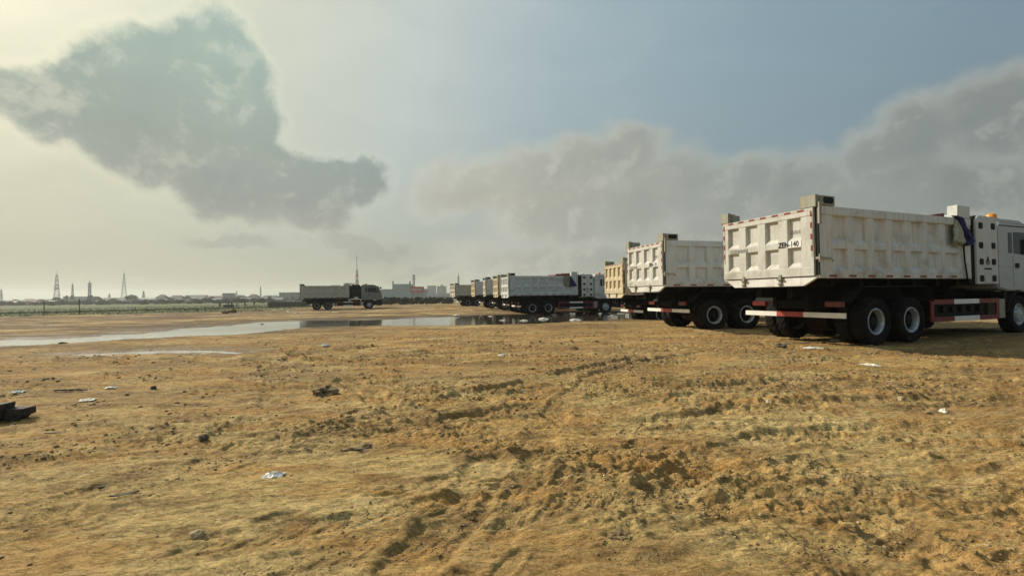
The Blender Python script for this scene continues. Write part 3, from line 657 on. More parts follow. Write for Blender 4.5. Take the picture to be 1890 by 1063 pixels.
    # wheels
    for a in AX[:2]:
        for yy, o_ in ((-1.10, 0), (-.77, 0), (.77, math.pi), (1.10, math.pi)):
            w_ = P(T, 'wheel', 'tyre', 'rubber', tyre_fn(), loc=(a, yy, TR_), rot=(0, random.uniform(0, 3), o_), smooth=False)
            P(w_, 'rim', 'rear', 'rim_metal', rim_rear, smooth=True)
            P(w_, 'hub', 'rear', 'hub_dark', lambda b: (b.lathe([(.247, .0), (.22, .05), (.15, .05), (.13, .04), (.125, -.05), (.10, -.075), (.001, -.08)], 24), [b.add(*_cyl((.175*math.cos(k*.628), .015, .175*math.sin(k*.628)), .016, .04)) for k in range(10)]), smooth=False)
    for yy, o_ in ((-1.06, 0), (1.06, math.pi)):
        w_ = P(T, 'wheel', 'tyre', 'rubber', tyre_fn(), loc=(AX[2], yy, TR_), rot=(0, random.uniform(0, 3), o_), smooth=False)
        P(w_, 'rim', 'front', 'rim_metal', rim_front, smooth=True)
    # rear bar and lamps
    def ub(b):
        L_, n3 = 2.62, 3
        for j in range(3): b.cur = j % 2; b.box(.93, -1.17+L_*(0, .37, .64)[j]*1.0, .645, .975, -1.17+L_*(.37, .64, 1)[j]-.002, .765)
    P(T, 'underride_bar', 'std', [bartone, 'bar_red'], ub)
    [P(T, 'bar_bracket', 'std', 'chassis_black', lambda b: b.box(.976, -.06, .66, 1.05, .06, 1.1), loc=(0, yy, 0)) for yy in (-.48, .48)]
    for yy in (.90, -1.02):
        P(T, 'tail_light', 'std', 'lamp_red', lambda b: b.box(.78, -.20, .905, .86, .20, 1.025), loc=(0, yy, 0), bev=.01)
    P(T, 'hook_bracket', 'std', brk, lambda b: b.prism([(.50, 1.36), (.72, 1.36), (.80, 1.13), (.50, 1.13)], 'x', .55, .62), loc=(0, -.1, 0))
    # side guard with red and white bands, battery box
    for s in (-1, 1):
        def sg(b, s=s):
            for z0 in (.46, .90):
                for j, (xa, xb) in enumerate(((4.12, 5.13), (5.13, 6.30), (6.30, 7.28))): b.cur = j % 2; b.box(xa+.001, s*1.17, z0, xb-.001, s*1.21, z0+.12)
            b.cur = 0; b.box(4.12, s*1.172, .583, 4.24, s*1.208, .897); b.box(7.16, s*1.172, .583, 7.28, s*1.208, .897)
        P(T, 'side_guard', s, ['red_paint', bartone], sg, bev=0)
        P(T, 'gas_bottle_rack', s, 'hub_dark', lambda b, s=s: (b.box(4.4, s*.62, .56, 7.1, s*1.05, 1.0), [b.add(*_cyl((4.9+.42*j, s*1.06 if s > 0 else -1.12, .76), .085, .06, 14)) for j in range(5)]), bev=0)
        P(T, 'battery_box', s, brk if s < 0 else 'dark_steel', lambda b, s=s: b.box(7.31, s*.80, .47, 7.62, s*1.20, 1.0), bev=.012)
    # gas tank cabinet behind the cab
    cm = {'white': 'clean_white_paint', 'dark': 'dark_steel'}[cabinet]
    P(T, 'tank_cabinet', 'std', 'dark_steel', lambda b: b.prism(rrect(6.12, 1.40, 7.28, 3.26, .22, corners=(1, 1, 0, 0)), 'y', -1.17, 1.17), bev=.01)
    for s in (-1,):
        cv = P(T, 'cabinet_cover', (s, cabinet), cm, lambda b, s=s: b.prism(rrect(6.20, 1.41, 7.27, 3.25, .20, corners=(1, 1, 0, 0)), 'y', s*1.172, s*1.225), bev=.012)
        if cabinet == 'white':
            for zi, zc in enumerate((2.98, 2.45, 1.99+.02, 1.56)):
                for xc in (6.43, 7.04):
                    P(cv, 'port_hole_shade', 'a', 'black_hole', lambda b: b.prism(rrect(-.10, -.085, .10, .085, .05), 'y', -1.232, -1.222), loc=(xc, 0, zc))  # black plates on the uncut cover, painted shade of the holes
            def emb(b):
                for (p, q) in (((0, .13), (-.085, -.06)), ((0, .13), (.085, -.06)), ((-.05, -.075), (.05, -.075)), ((0, .04), (0, -.04))):
                    dx, dz = q[0]-p[0], q[1]-p[1]; l = math.hypot(dx, dz); nx_, nz_ = -dz/l*.014, dx/l*.014
                    b.prism([(p[0]+nx_, p[1]+nz_), (p[0]-nx_, p[1]-nz_), (q[0]-nx_, q[1]-nz_), (q[0]+nx_, q[1]+nz_)], 'y', -1.233, -1.224)
            P(cv, 'emblem', 'a', 'lettering_black', emb, loc=(6.735, 0, 2.02))
            P(cv, 'lettering', 'bar', 'lettering_black', lambda b: [b.box(-.17+.046*j, -1.231, -.022, -.17+.046*j+.034, -1.224, .022) for j in range(8)], loc=(6.735, 0, 1.82))
            P(cv, 'hatch', 'a', 'clean_white_paint', lambda b: (b.box(-.16, -1.236, -.14, .16, -1.226, .14)), loc=(6.735, 0, 1.59), bev=.003)
        else:
            for k in range(5): P(cv, 'rack_bar', 'a', 'chassis_black', lambda b: b.box(6.2, -1.245, 0, 7.22, -1.227, .06), loc=(0, 0, 1.7+.3*k))
            P(cv, 'notice_plate', 'a', 'sticker_white', lambda b: b.box(6.5, -1.25, 1.46, 6.95, -1.246, 1.62))
    # cab
    cabprof = [(7.36, 1.30), (7.36, 3.08), (7.44, 3.15), (9.35, 3.10), (9.62, 3.0), (9.98, 2.05), (10.06, 1.30), (9.2, 1.22), (7.8, 1.22)]
    CB = P(T, 'cab', 'std', cab, lambda b: b.prism(cabprof, 'y', -1.19, 1.19), bev=.035)
    P(CB, 'roof_panel', 'std', cab, lambda b: b.prism([(7.42, 3.152), (7.55, 3.27), (8.9, 3.26), (9.4, 3.12)], 'y', -1.08, 1.08), bev=.03)
    P(CB, 'gutter', 'std', 'dark_steel', lambda b: b.box(7.42, -1.205, 3.035, 9.5, -1.192, 3.055))
    P(CB, 'windscreen', 'std', 'glass_dark', lambda b: b.add([(9.66, -1.06, 2.93), (9.66, 1.06, 2.93), (9.985, 1.06, 2.10), (9.985, -1.06, 2.10), (9.62, -1.06, 2.9), (9.62, 1.06, 2.9), (9.95, 1.06, 2.1), (9.95, -1.06, 2.1)],
                                                                [(0, 1, 2, 3), (7, 6, 5, 4), (0, 4, 5, 1), (1, 5, 6, 2), (2, 6, 7, 3), (3, 7, 4, 0)]))
    for s in (-1, 1):
        P(CB, 'window', ('rear', s), 'glass_dark', lambda b, s=s: b.prism(rrect(7.90, 2.28, 8.10, 2.86, .04), 'y', s*1.190, s*1.197))
        P(CB, 'door_window', s, 'glass_dark', lambda b, s=s: b.prism([(8.18, 2.28), (8.18, 2.88), (9.22, 2.88), (9.50, 2.16), (9.1, 2.22)], 'y', s*1.190, s*1.197))
        P(CB, 'door', s, cab, lambda b, s=s: b.prism([(8.14, 1.34), (8.14, 2.235), (9.1, 2.18), (9.56, 2.12), (9.60, 1.34)], 'y', s*1.191, s*1.199), bev=.003)
        P(CB, 'door_handle', s, 'black_hole', lambda b, s=s: b.prism(rrect(8.22, 1.86, 8.42, 2.00, .03), 'y', s*1.20, s*1.216))
        P(CB, 'trim_line', s, cab, lambda b, s=s: b.box(7.42, s*1.191, 1.90, 8.12, s*1.203, 1.925))
        P(CB, 'mirror', s, 'chassis_black', lambda b, s=s: (b.box(9.50, s*1.32, 2.25, 9.58, s*1.55, 2.75), b.tube([(9.45, s*1.18, 2.85), (9.52, s*1.40, 2.90), (9.54, s*1.44, 2.7)], .02), b.tube([(9.5, s*1.18, 2.2), (9.54, s*1.42, 2.3)], .02), b.box(9.74, s*1.2, 2.72, 9.98, s*1.42, 2.92), b.tube([(9.6, s*1.1, 2.98), (9.86, s*1.3, 2.95)], .02)))
        P(T, 'step', s, 'dark_steel', lambda b, s=s: b.box(8.98, s*.85, .48, 9.55, s*1.19, 1.16), bev=.02)
        P(T, 'cab_support', s, 'dark_steel', lambda b, s=s: b.box(7.66, s*.9, .62, 7.80, s*1.17, 1.2))
        P(T, 'wheel_arch', s, 'dark_steel', lambda b, s=s: [b.add([(AX[2]+.64*math.cos(R(a0)), s*.85, TR_+.64*math.sin(R(a0))), (AX[2]+.64*math.cos(R(a0+20)), s*.85, TR_+.64*math.sin(R(a0+20))), (AX[2]+.64*math.cos(R(a0+20)), s*1.22, TR_+.64*math.sin(R(a0+20))), (AX[2]+.64*math.cos(R(a0)), s*1.22, TR_+.64*math.sin(R(a0))),
              (AX[2]+.68*math.cos(R(a0)), s*.85, TR_+.68*math.sin(R(a0))), (AX[2]+.68*math.cos(R(a0+20)), s*.85, TR_+.68*math.sin(R(a0+20))), (AX[2]+.68*math.cos(R(a0+20)), s*1.22, TR_+.68*math.sin(R(a0+20))), (AX[2]+.68*math.cos(R(a0)), s*1.22, TR_+.68*math.sin(R(a0)))],
              [(0, 1, 2, 3), (7, 6, 5, 4), (0, 4, 5, 1), (1, 5, 6, 2), (2, 6, 7, 3), (3, 7, 4, 0)]) for a0 in (10, 30, 50, 70, 90, 110, 130, 150)])
    P(T, 'bumper', 'std', 'dark_steel', lambda b: b.prism([(9.56, .45), (9.56, 1.2), (10.1, 1.2), (10.14, .9), (10.05, .45)], 'y', -1.18, 1.18), bev=.03)
    for s in (-1, 1): P(T, 'headlight', s, 'sticker_white', lambda b, s=s: b.box(10.10, s*.72, .82, 10.15, s*1.08, 1.0), bev=.01)
    if detail:
        be = P(CB, 'beacon_light', 'a', 'beacon_orange', lambda b: b.lathe([(.001, .0), (.12, .0), (.13, .03), (.115, .15), (.08, .19), (.001, .2)], 20), loc=(8.0, -.82, 3.265), rot=(math.pi/2, 0, 0), smooth=True)
    # number sticker
    if number:
        yc = -.64; st = P(TG, 'number_sticker', 'a', 'sticker_white', lambda b: (b.box(gx1-.0035, -.90, 2.262, gx1+.004, -.585, 2.405)))
        st['label'] = 'white sticker with black number '+number
        text_obj(TG, number, .175, (gx1-.006, -.60, 2.335), (R(90), 0, R(-90)), 'lettering_black', offset=.0035, xs=.76)
        P(TG, 'lettering', 'faded', 'lettering_faded', lambda b: [b.box(gx0-.004, -.60-.035*j, 2.56+.015*(j % 2), gx0-.001, -.60-.035*j-.024, 2.66-.01*(j % 3)) for j in range(8)])
        P(TG, 'lettering', 'faded2', 'lettering_faded', lambda b: (b.box(gx1-.001, 1.03, 2.27, gx1+.004, .83, 2.37), [b.box(gx1-.003, .80-.045*j, 2.275, gx1+.001, .80-.045*j-.035, 2.36-.012*(j % 2)) for j in range(7)]))
    return T

T1 = build_truck('nearest white dump truck numbered ZEN-140 with orange beacon on its cab', (6.175, 10.701, .369, .016), number='ZEN-140', bed='side_grey_paint')
T2 = build_truck('white dump truck with number sticker on its tailgate, just left of the nearest truck', (4.874, 16.148, .245, -.038), bed='dull_white_paint', gate='white_paint', number='ZEN-135')
T3 = build_truck('cream yellow dump truck half hidden behind the second white truck', (5.262, 22.724, .162, -.284), bed='cream_paint', gate='cream_paint')
T4 = build_truck('grey white dump truck standing side on beyond the puddle with white tank cabinet', (-.554, 36.014, .272, -.264), bed='dull_white_paint', gate='clean_white_paint', cab='side_grey_paint')
T5 = build_truck('yellowish dump truck first behind the side-on truck by the puddle', (-1.45, 40.0, .219, -.21), bed='ivory_paint', gate='cream_paint')
T6 = build_truck('ivory dump truck with grey side second behind the side-on truck by the puddle', (-2.855, 46.173, .171, -.12), bed='dull_white_paint', gate='ivory_paint')
T7 = build_truck('sandy cream dump truck between the ivory truck and the farthest parked truck', (-4.548, 52.08, .265, -.12), bed='dull_white_paint', gate='cream_paint')
T8 = build_truck('farthest parked dump truck at the left end of the row with greyish bed', (-8.63, 64.64, .417, -.13), bed='grey_paint', gate='ivory_paint')
T9 = build_truck('lone grey dump truck with dark tank rack crossing the far yard', (-27.35, 57.225, .419, -.209), bed='grey_paint', gate='grey_paint', cab='dark_cab_paint', cabinet='dark', group='dump trucks driving alone', brk='grey_paint', bartone='bar_white')
del T9['group']

# ------------------------------------------------------------------ cloths and bag hanging on truck beds
def blob_path(b, secs, seg=18, nz=.35, seed=0, sub=5):
    pts = []
    for i in range(len(secs)-1):
        for k in range(sub):
            t = k/sub; pts.append([a*(1-t)+c*t for a, c in zip(secs[i], secs[i+1])])
    pts.append(list(secs[-1])); n = len(pts); vs = []
    for i, (x, y, z, rx, ry) in enumerate(pts):
        for k in range(seg):
            q = 2*math.pi*k/seg
            m = 1+nz*mnoise.noise(Vector((math.cos(q)*1.8+seed, math.sin(q)*1.8, i*.22)))+.10*math.sin(q*5+i*.35+seed)
            vs.append((x+rx*math.cos(q)*m, y+ry*math.sin(q)*m, z+.03*mnoise.noise(Vector((q*2, i*.5, seed+3)))))
    fs = [(i*seg+k, i*seg+(k+1) % seg, (i+1)*seg+(k+1) % seg, (i+1)*seg+k) for i in range(n-1) for k in range(seg)]
    fs += [tuple(range(seg)), tuple(range((n-1)*seg, n*seg))]
    b.add(vs, fs)
def hang(truck, name, mats, fn, label, cat, smooth=True):
    b = MB(); fn(b); me = b.mesh(name, mats, 0, smooth); o = link(name, me); o.location = truck.location; o.rotation_euler = truck.rotation_euler
    return tag(o, label, cat)
hang(T1, 'blue_cloth', ['blue_cloth'], lambda b: blob_path(b, [(5.10, -1.27, 3.16, .07, .05), (5.24, -1.33, 3.10, .11, .06), (5.32, -1.34, 2.88, .09, .06), (5.45, -1.35, 2.68, .12, .08), (5.60, -1.36, 2.52, .17, .09), (5.50, -1.36, 2.42, .12, .07), (5.36, -1.35, 2.40, .03, .03)], seed=2), 'dark blue cloth knotted over the front edge of the nearest truck bed', 'cloth')
hang(T1, 'cloth_sack', ['bag_cloth'], lambda b: blob_path(b, [(5.14, -1.29, 3.05, .06, .03), (5.16, -1.31, 2.85, .13, .05), (5.14, -1.33, 2.62, .19, .08), (5.14, -1.33, 2.47, .23, .09), (5.14, -1.32, 2.42, .16, .06)], seed=5), 'pale grubby sack hanging beside the dark blue cloth on the nearest truck', 'sack')
hang(T1, 'rope', ['rope_black'], lambda b: (b.tube([(5.40, -1.31, 2.44), (5.47, -1.295, 2.0), (5.56, -1.295, 1.6), (5.60, -1.29, 1.35)], .018)), 'black rope dangling below the dark blue cloth on the nearest truck', 'rope')
hang(T1, 'red_tarpaulin', ['red_tarp'], lambda b: b.prism([(4.2, 3.125), (4.7, 3.22), (5.04, 3.26), (5.04, 3.125)], 'y', -1.10, .9), 'folded dark red tarpaulin on the front end of the nearest truck bed', 'tarpaulin', False)
hang(T4, 'blue_cloth', ['blue_cloth'], lambda b: b.add([(5.15, -1.29, 3.16), (5.75, -1.31, 2.30), (5.10, -1.30, 2.22), (5.15, -1.34, 3.16), (5.75, -1.36, 2.30), (5.10, -1.36, 2.22)], [(0, 1, 2), (5, 4, 3), (0, 3, 4, 1), (1, 4, 5, 2), (2, 5, 3, 0)]), 'dark blue triangular cloth draped on the side-on truck beyond the puddle', 'cloth', False)
plain('olive_cloth', (.22, .22, .13), .8, var=.25, bump=.4)
hang(T4, 'olive_sheet', ['olive_cloth'], lambda b: blob_path(b, [(4.82, -1.30, 3.15, .26, .035), (4.84, -1.30, 2.8, .28, .04), (4.88, -1.31, 2.35, .24, .045), (4.9, -1.31, 2.25, .12, .03)], seed=9), 'olive yellow sheet hanging on the side-on truck beyond the puddle', 'sheet')
hang(T4, 'red_tarpaulin', ['red_tarp'], lambda b: b.prism([(3.9, 3.125), (4.1, 3.27), (5.3, 3.37), (5.3, 3.125)], 'y', -.9, .9), 'brown red tarpaulin bundled on top of the side-on truck beyond the puddle', 'tarpaulin', False)

# ------------------------------------------------------------------ litter, stones and blocks
plain('white_plastic', (.72, .69, .60), .6, var=.12, scale=25)
plain('pale_stone', (.42, .32, .17), .9, var=.3, scale=20, bump=.5)
plain('dark_stone', (.085, .068, .045), .9, var=.4, scale=20, bump=.5)
plain('mud_clod', (.20, .135, .065), .95, var=.35, scale=12, bump=.8)
plain('concrete', (.36, .34, .30), .85, var=.25, scale=6, bump=.4)
plain('old_wood', (.040, .034, .026), .85, var=.4, scale=12, bump=.5)
plain('pale_wood', (.42, .35, .22), .8, var=.25, scale=20)
def rock_mesh(name, r, sq, seed, matn, sub=3, rough=.35):
    bm = bmesh.new(); bmesh.ops.create_icosphere(bm, subdivisions=sub, radius=r)
    for v in bm.verts:
        n = v.co.normalized(); k = 1+rough*mnoise.noise(n*1.6+Vector((seed*3.1, 0, 0)))+rough*.5*mnoise.noise(n*4+Vector((0, seed*2.3, 0)))
        v.co = Vector((n.x*r*k*sq[0], n.y*r*k*sq[1], n.z*r*k*sq[2]))
    me = bpy.data.meshes.new(name); bm.to_mesh(me); bm.free(); me.materials.append(MATS[matn]); return me
def put(me, name, px, py, label, cat, lift=.0, rz=None, group=None):
    x, y = onground(px, py); z = ground_z(x, y)
    o = link(name, me, None, (x, y, z+lift), (0, 0, random.uniform(0, 6) if rz is None else rz)); tag(o, label, cat, group); return o
def crumple(name, lx, ly, h, seed, matn, n=14):
    b = MB(); vs = []
    for i in range(n+1):
        for j in range(n+1):
            u, v = i/n-.5, j/n-.5; e = 1-.25*abs(mnoise.noise(Vector((u*5, v*5, seed+9))))
            ed = max(0, 1-(4*u*u+4*v*v)*.9)
            vs.append((u*lx*e+.12*lx*mnoise.noise(Vector((v*4, u*2, seed))), v*ly*e+.15*ly*mnoise.noise(Vector((u*4, v*3, seed+4))), .006+h*ed*(.45+1.0*abs(mnoise.noise(Vector((u*6, v*6, seed+2)))))+h*.35*abs(mnoise.noise(Vector((u*14, v*14, seed+5))))))
    b.add(vs, [(i*(n+1)+j, (i+1)*(n+1)+j, (i+1)*(n+1)+j+1, i*(n+1)+j+1) for i in range(n) for j in range(n)])
    # closed underside so the sheet has a thickness
    k = len(b.v); b.v += [(x, y, z-.005) for x, y, z in vs]
    b.f += [(k+i*(n+1)+j+1, k+(i+1)*(n+1)+j+1, k+(i+1)*(n+1)+j, k+i*(n+1)+j) for i in range(n) for j in range(n)]; b.mi += [0]*(n*n)
    return b.mesh(name, [matn], 0, False)
def px_m(px, py):    # metres per photo pixel on the ground there
    x, y = onground(px, py); return y/F_PX
LIT = [  # px, py, width px, depth ratio, height m, material, label
 (505, 881, 36, .45, .030, 'white_plastic', 'crumpled white plastic wrapper lying in the open sand at left foreground'),
 (30, 725, 26, .5, .03, 'white_plastic', 'white curved plastic scrap near the dark timber at the left edge'),
 (162, 737, 24, .6, .02, 'white_plastic', 'white torn paper just below the dark debris streak at left'),
 (205, 716, 16, .5, .02, 'white_plastic', 'small white flake right of the dark debris streak at left'),
 (1605, 672, 44, .6, .05, 'white_plastic', 'clear white plastic bag on the sand in front of the nearest truck'),
 (1500, 643, 34, .5, .03, 'white_plastic', 'flat pale plastic sheet in front of the nearest truck rear bar'),
 (601, 641, 14, .7, .07, 'white_plastic', 'white crumpled scrap on the near mud bank of the puddle'),
 (926, 658, 16, .5, .04, 'white_plastic', 'small white wrapper in the middle of the yard'),
 (618, 577, 18, .5, .05, 'white_plastic', 'pale plastic sheet lying just before the lone grey truck'),
 (967, 591, 15, .5, .06, 'white_plastic', 'bright white bag floating in the dark part of the puddle'),
 (905, 583, 9, .5, .05, 'white_plastic', 'little white scrap at the far edge of the dark puddle'),
 (928, 590.5, 12, .5, .04, 'white_plastic', 'pale plastic strip floating left of the bright white bag in the puddle'),
 (1543, 628, 22, .5, .04, 'white_plastic', 'grey plastic under the rear axle of the nearest truck'),
 (1741, 764, 7, 1.2, .05, 'white_plastic', 'tiny white crumpled paper at the right of the yard'),
 (1145, 645, 5, .8, .04, 'white_plastic', 'tiny white scrap in front of the second white truck'),
 (1417, 749, 5, .9, .03, 'white_plastic', 'tiny white chip in the brown ruts at right'),
]
for i, (px, py, wpx, dr_, h, m, lab) in enumerate(LIT):
    wm = wpx*px_m(px, py); o = put(crumple('litter', wm, wm*dr_*1.6, h, i*3.7, m), 'plastic_litter', px, py, lab, 'litter', lift=.004, rz=random.uniform(-.5, .5))
    if i in (9, 10, 11): o.location.z = max(o.location.z, WATER+.004)
for i, (px, py, wpx, lab) in enumerate([(507, 573, 9, 'tiny pale scrap at the left of the scatter near the metal fence'), (519, 571, 7, 'tiny pale scrap second in the scatter near the metal fence'), (533, 576, 10, 'pale flat scrap in front of the scatter near the metal fence'), (548, 578, 8, 'pale scrap nearest the lone truck tail in the scatter'),
        (696, 575, 9, 'pale scrap on the sand before the lone truck cab'), (842, 582.5, 14, 'pale crumpled bag on the puddle shore below the farthest parked truck'), (1003, 588, 22, 'thin pale plastic strip in the dark water under the side-on truck'), (1062, 590, 24, 'long pale plastic strip in the dark water right of the side-on truck rear wheels'), (82, 603, 6, 'small pale stone-like scrap beyond the puddle at far left')]):
    wm = wpx*px_m(px, py)*.9; o = put(crumple('litter', wm, wm*.8, .10, i*5.1+60, 'white_plastic', 8), 'plastic_litter', px, py, lab, 'litter', lift=.004, rz=random.uniform(-.4, .4)); o.location.z = max(o.location.z, WATER+.004)
ROCKS = [  # px, py, width px, squash z, mat, label
 (362, 995, 26, .45, 'pale_stone', 'pale tan stone in the left foreground sand'),
 (283, 796, 15, .5, 'pale_stone', 'small pale stone left of the dark square stone'),
 (375, 812, 20, .7, 'dark_stone', 'dark square stone right of a small pale stone'),
 (283, 717, 12, .8, 'dark_stone', 'round dark clod far left of the muddy tyre ruts'),
 (597, 722, 46, .45, 'mud_clod', 'mound of kicked-up mud on the left tyre track'),
 (1663, 738, 16, .8, 'pale_stone', 'pale rounded stone among the ruts at right'),
 (1442, 643, 18, .6, 'dark_stone', 'black lump on the sand before the nearest truck rear wheels'),
 (1524, 646, 10, .8, 'pale_stone', 'small pale stone beside the flat pale plastic near the nearest truck'),
 (416, 579.5, 9, .7, 'dark_stone', 'dark boulder left of the brown boulder on the far yard'),
 (430, 577.5, 11, .9, 'mud_clod', 'brown boulder right of the dark boulder on the far yard'),
 (116, 633, 14, .35, 'dark_stone', 'dark stone sticking out of the bright puddle at left'),
 (14, 634, 11, .35, 'dark_stone', 'dark stone in the puddle at the left edge'),
 (158, 628, 12, .3, 'dark_stone', 'flat dark stone right of another in the bright puddle'),
 (484, 597, 9, .5, 'dark_stone', 'dark lump on the far shore of the puddle'),
 (665, 827, 44, .30, 'mud_clod', 'dark broken soil heap in the middle foreground'),
 (1142, 998, 34, .30, 'mud_clod', 'dark clump of soil near the bottom edge right of centre'),
 (1060, 645, 14, .4, 'mud_clod', 'low mud lump in front of the cream truck'),
]
for i, (px, py, wpx, sz, m, lab) in enumerate(ROCKS):
    r = wpx*px_m(px, py)/2
    put(rock_mesh('stone', r, (1, .8, sz), i+1, m, rough=.5 if m != 'mud_clod' else .9), 'stone' if m != 'mud_clod' else 'mud_clod', px, py, lab, 'stone' if m != 'mud_clod' else 'clod', lift=r*sz*.25)
# dark leaf-like scraps
def leaf(name, L_, W_, seed):
    b = MB(); n = 10; vs = []
    for i in range(n+1):
        t = i/n; w2 = W_*math.sin(math.pi*min(max(t, .02), .98))**.7
        for s in (-1, -.3, .35, 1): vs.append(((t-.5)*L_, s*w2*.5, .004+.03*L_*(1-abs(s))+.12*L_*t*t*.5+.02*L_*mnoise.noise(Vector((t*5, s*2, seed)))))
    b.add(vs, [(i*4+j, i*4+j+1, (i+1)*4+j+1, (i+1)*4+j) for i in range(n) for j in range(3)]); k = len(vs)
    b.add([(x, y, z-.004) for x, y, z in vs], [((i+1)*4+j, (i+1)*4+j+1, i*4+j+1, i*4+j) for i in range(n) for j in range(3)])
    return b.mesh(name, ['old_wood'], 0, False)
put(leaf('scrap', 44*px_m(230, 914), .045, 1), 'dark_scrap', 230, 914, 'dark curled scrap lying lowest of the two at left foreground', 'scrap', rz=.35)
put(leaf('scrap', 22*px_m(193, 897), .03, 2), 'dark_scrap', 193, 898, 'short dark curled scrap above the longer one at left foreground', 'scrap', rz=.5)
def stick(name, L_, r, matn, seed):
    b = MB(); b.tube([((t-.5)*L_, .05*L_*mnoise.noise(Vector((t*3, seed, 0))), r*.8+.02*L_*abs(mnoise.noise(Vector((seed, t*4, 0))))) for t in [i/8 for i in range(9)]], [r*(.7+.3*math.sin(3*t)) for t in range(9)], 7); return b.mesh(name, [matn], 0, False)
put(stick('stick', 26*px_m(97, 793), .012, 'pale_wood', 3), 'stick', 97, 793, 'pale short stick lying at far left of the foreground', 'stick', rz=.1)
put(stick('branch', 46*px_m(125, 724), .016, 'old_wood', 4), 'branch', 125, 724, 'dark rotten branch in the debris streak at left', 'branch', rz=.12)
put(stick('branch', 22*px_m(150, 721), .012, 'old_wood', 6), 'branch', 152, 720, 'short dark twig beside the rotten branch at left', 'branch', rz=-.1)
put(stick('stick', 60*px_m(1490, 640), .02, 'pale_wood', 8), 'stick', 1470, 636, 'long thin stick on the ground under the nearest truck tail', 'stick', rz=.2)
# timber at the left edge of the picture
x, y = onground(42, 771); z = ground_z(x, y)
tb = empty('timber_block', (x, y, z), .10); tag(tb, 'dark weathered timber piece cut off by the left edge of the view', 'timber')
part(tb, 'board', 'a', 'old_wood', lambda b: b.box(-.42, 0, .045, 0, .16, .125), bev=.008); part(tb, 'board', 'b', 'old_wood', lambda b: b.prism([(-.5, .0), (-.21, .0), (-.17, .19), (-.5, .155)], 'y', -.05, .12), bev=.008)
part(tb, 'foot', 'c', 'old_wood', lambda b: b.prism([(-.20, -.01), (-.08, -.01), (-.02, .044), (-.20, .044)], 'y', .01, .13), bev=.004)
# concrete rubble between the side-on truck and the cream truck
for i, (px, py, wm, hm) in enumerate([(1136, 591, .45, .22), (1146, 588, .5, .3), (1154, 594, .35, .18), (1163, 593, .5, .4), (1172, 594, .38, .30), (1150, 583, .7, .25), (1128, 587, .4, .2), (1176, 589, .5, .25)]):
    x, y = on_plane(px, py, -.25); z = ground_z(x, y); b = MB(); b.box(-wm/2, -.14, 0, wm/2, .14, hm); me = b.mesh('block', ['concrete'], .02)
    labs = ['grey concrete block at the left end of the rubble by the cream truck', 'wide broken concrete block second in the rubble by the cream truck', 'small concrete lump lying nearest in the rubble by the cream truck', 'tall concrete block next to the cream truck wheels', 'upright concrete block touching the shade of the cream truck', 'long concrete slab at the back of the rubble by the cream truck', 'low concrete chunk by the side-on truck front wheel', 'concrete block half hidden behind the cream truck tyres']
    tag(link('concrete_block', me, None, (x, y, z-.03), (random.uniform(-.15, .15), random.uniform(-.1, .1), random.uniform(-.7, .7))), labs[i], 'concrete block', 'broken concrete blocks between the trucks')
# uncountable crumbs of soil and pebbles
def crumbs(name, n, smin, smax, matn, label, rmin, rmax, needD, seed, sub=1):
    rg = np.random.default_rng(seed); a = rg.uniform(-R(56), R(56), n*6); r = rmin*(rmax/rmin)**rg.uniform(0, 1, n*6)
    x, y = r*np.sin(a), r*np.cos(a); zz, D, T, W = hground(x, y, None, True)
    ok = (rg.uniform(0, 1, n*6) < np.clip((D+.5*T)*sst(fbm(x/.7, y/.5, 3, 47), -.15, .35) if needD else np.ones(n*6), 0.02, 1)) & (W < .5); idx = np.where(ok)[0][:n]
    bm = bmesh.new(); bmesh.ops.create_icosphere(bm, subdivisions=sub, radius=1); v0 = np.array([v.co[:] for v in bm.verts]); f0 = np.array([[v.index for v in f.verts] for f in bm.faces]); bm.free()
    m = len(idx); s = smin*(smax/smin)**(rg.uniform(0, 1, m)**2.2)*np.clip(r[idx]/4, .7, 2.2)
    V = v0[None]*(1+rg.uniform(-.35, .35, (m, len(v0), 1))); V = V*(s[:, None, None]*np.stack([rg.uniform(.7, 1.4, m), rg.uniform(.7, 1.2, m), rg.uniform(.35, .75, m)], 1)[:, None, :])
    V += np.stack([x[idx], y[idx], zz[idx]+s*.15], 1)[:, None, :]
    Fc = (f0[None]+np.arange(m)[:, None, None]*len(v0)).reshape(-1, 3)
    me = bpy.data.meshes.new(name); me.vertices.add(m*len(v0)); me.vertices.foreach_set('co', V.reshape(-1).astype(np.float32)); me.loops.add(len(Fc)*3); me.loops.foreach_set('vertex_index', Fc.ravel().astype(np.int32))
    me.polygons.add(len(Fc)); me.polygons.foreach_set('loop_start', (np.arange(len(Fc))*3).astype(np.int32)); me.update(calc_edges=True); me.materials.append(MATS[matn])
    tag(link(name, me), label, kind='stuff')
plain('crumb_soil', (.27, .185, .085), .95, var=.35, scale=3)
crumbs('soil_crumbs', 16000, .0025, .016, 'crumb_soil', 'loose crumbs of soil thrown up along the ruts', 2.1, 16, True, 3)
crumbs('pebbles', 260, .006, .02, 'pale_stone', 'scattered small pale pebbles across the sand', 2.4, 30, False, 4)

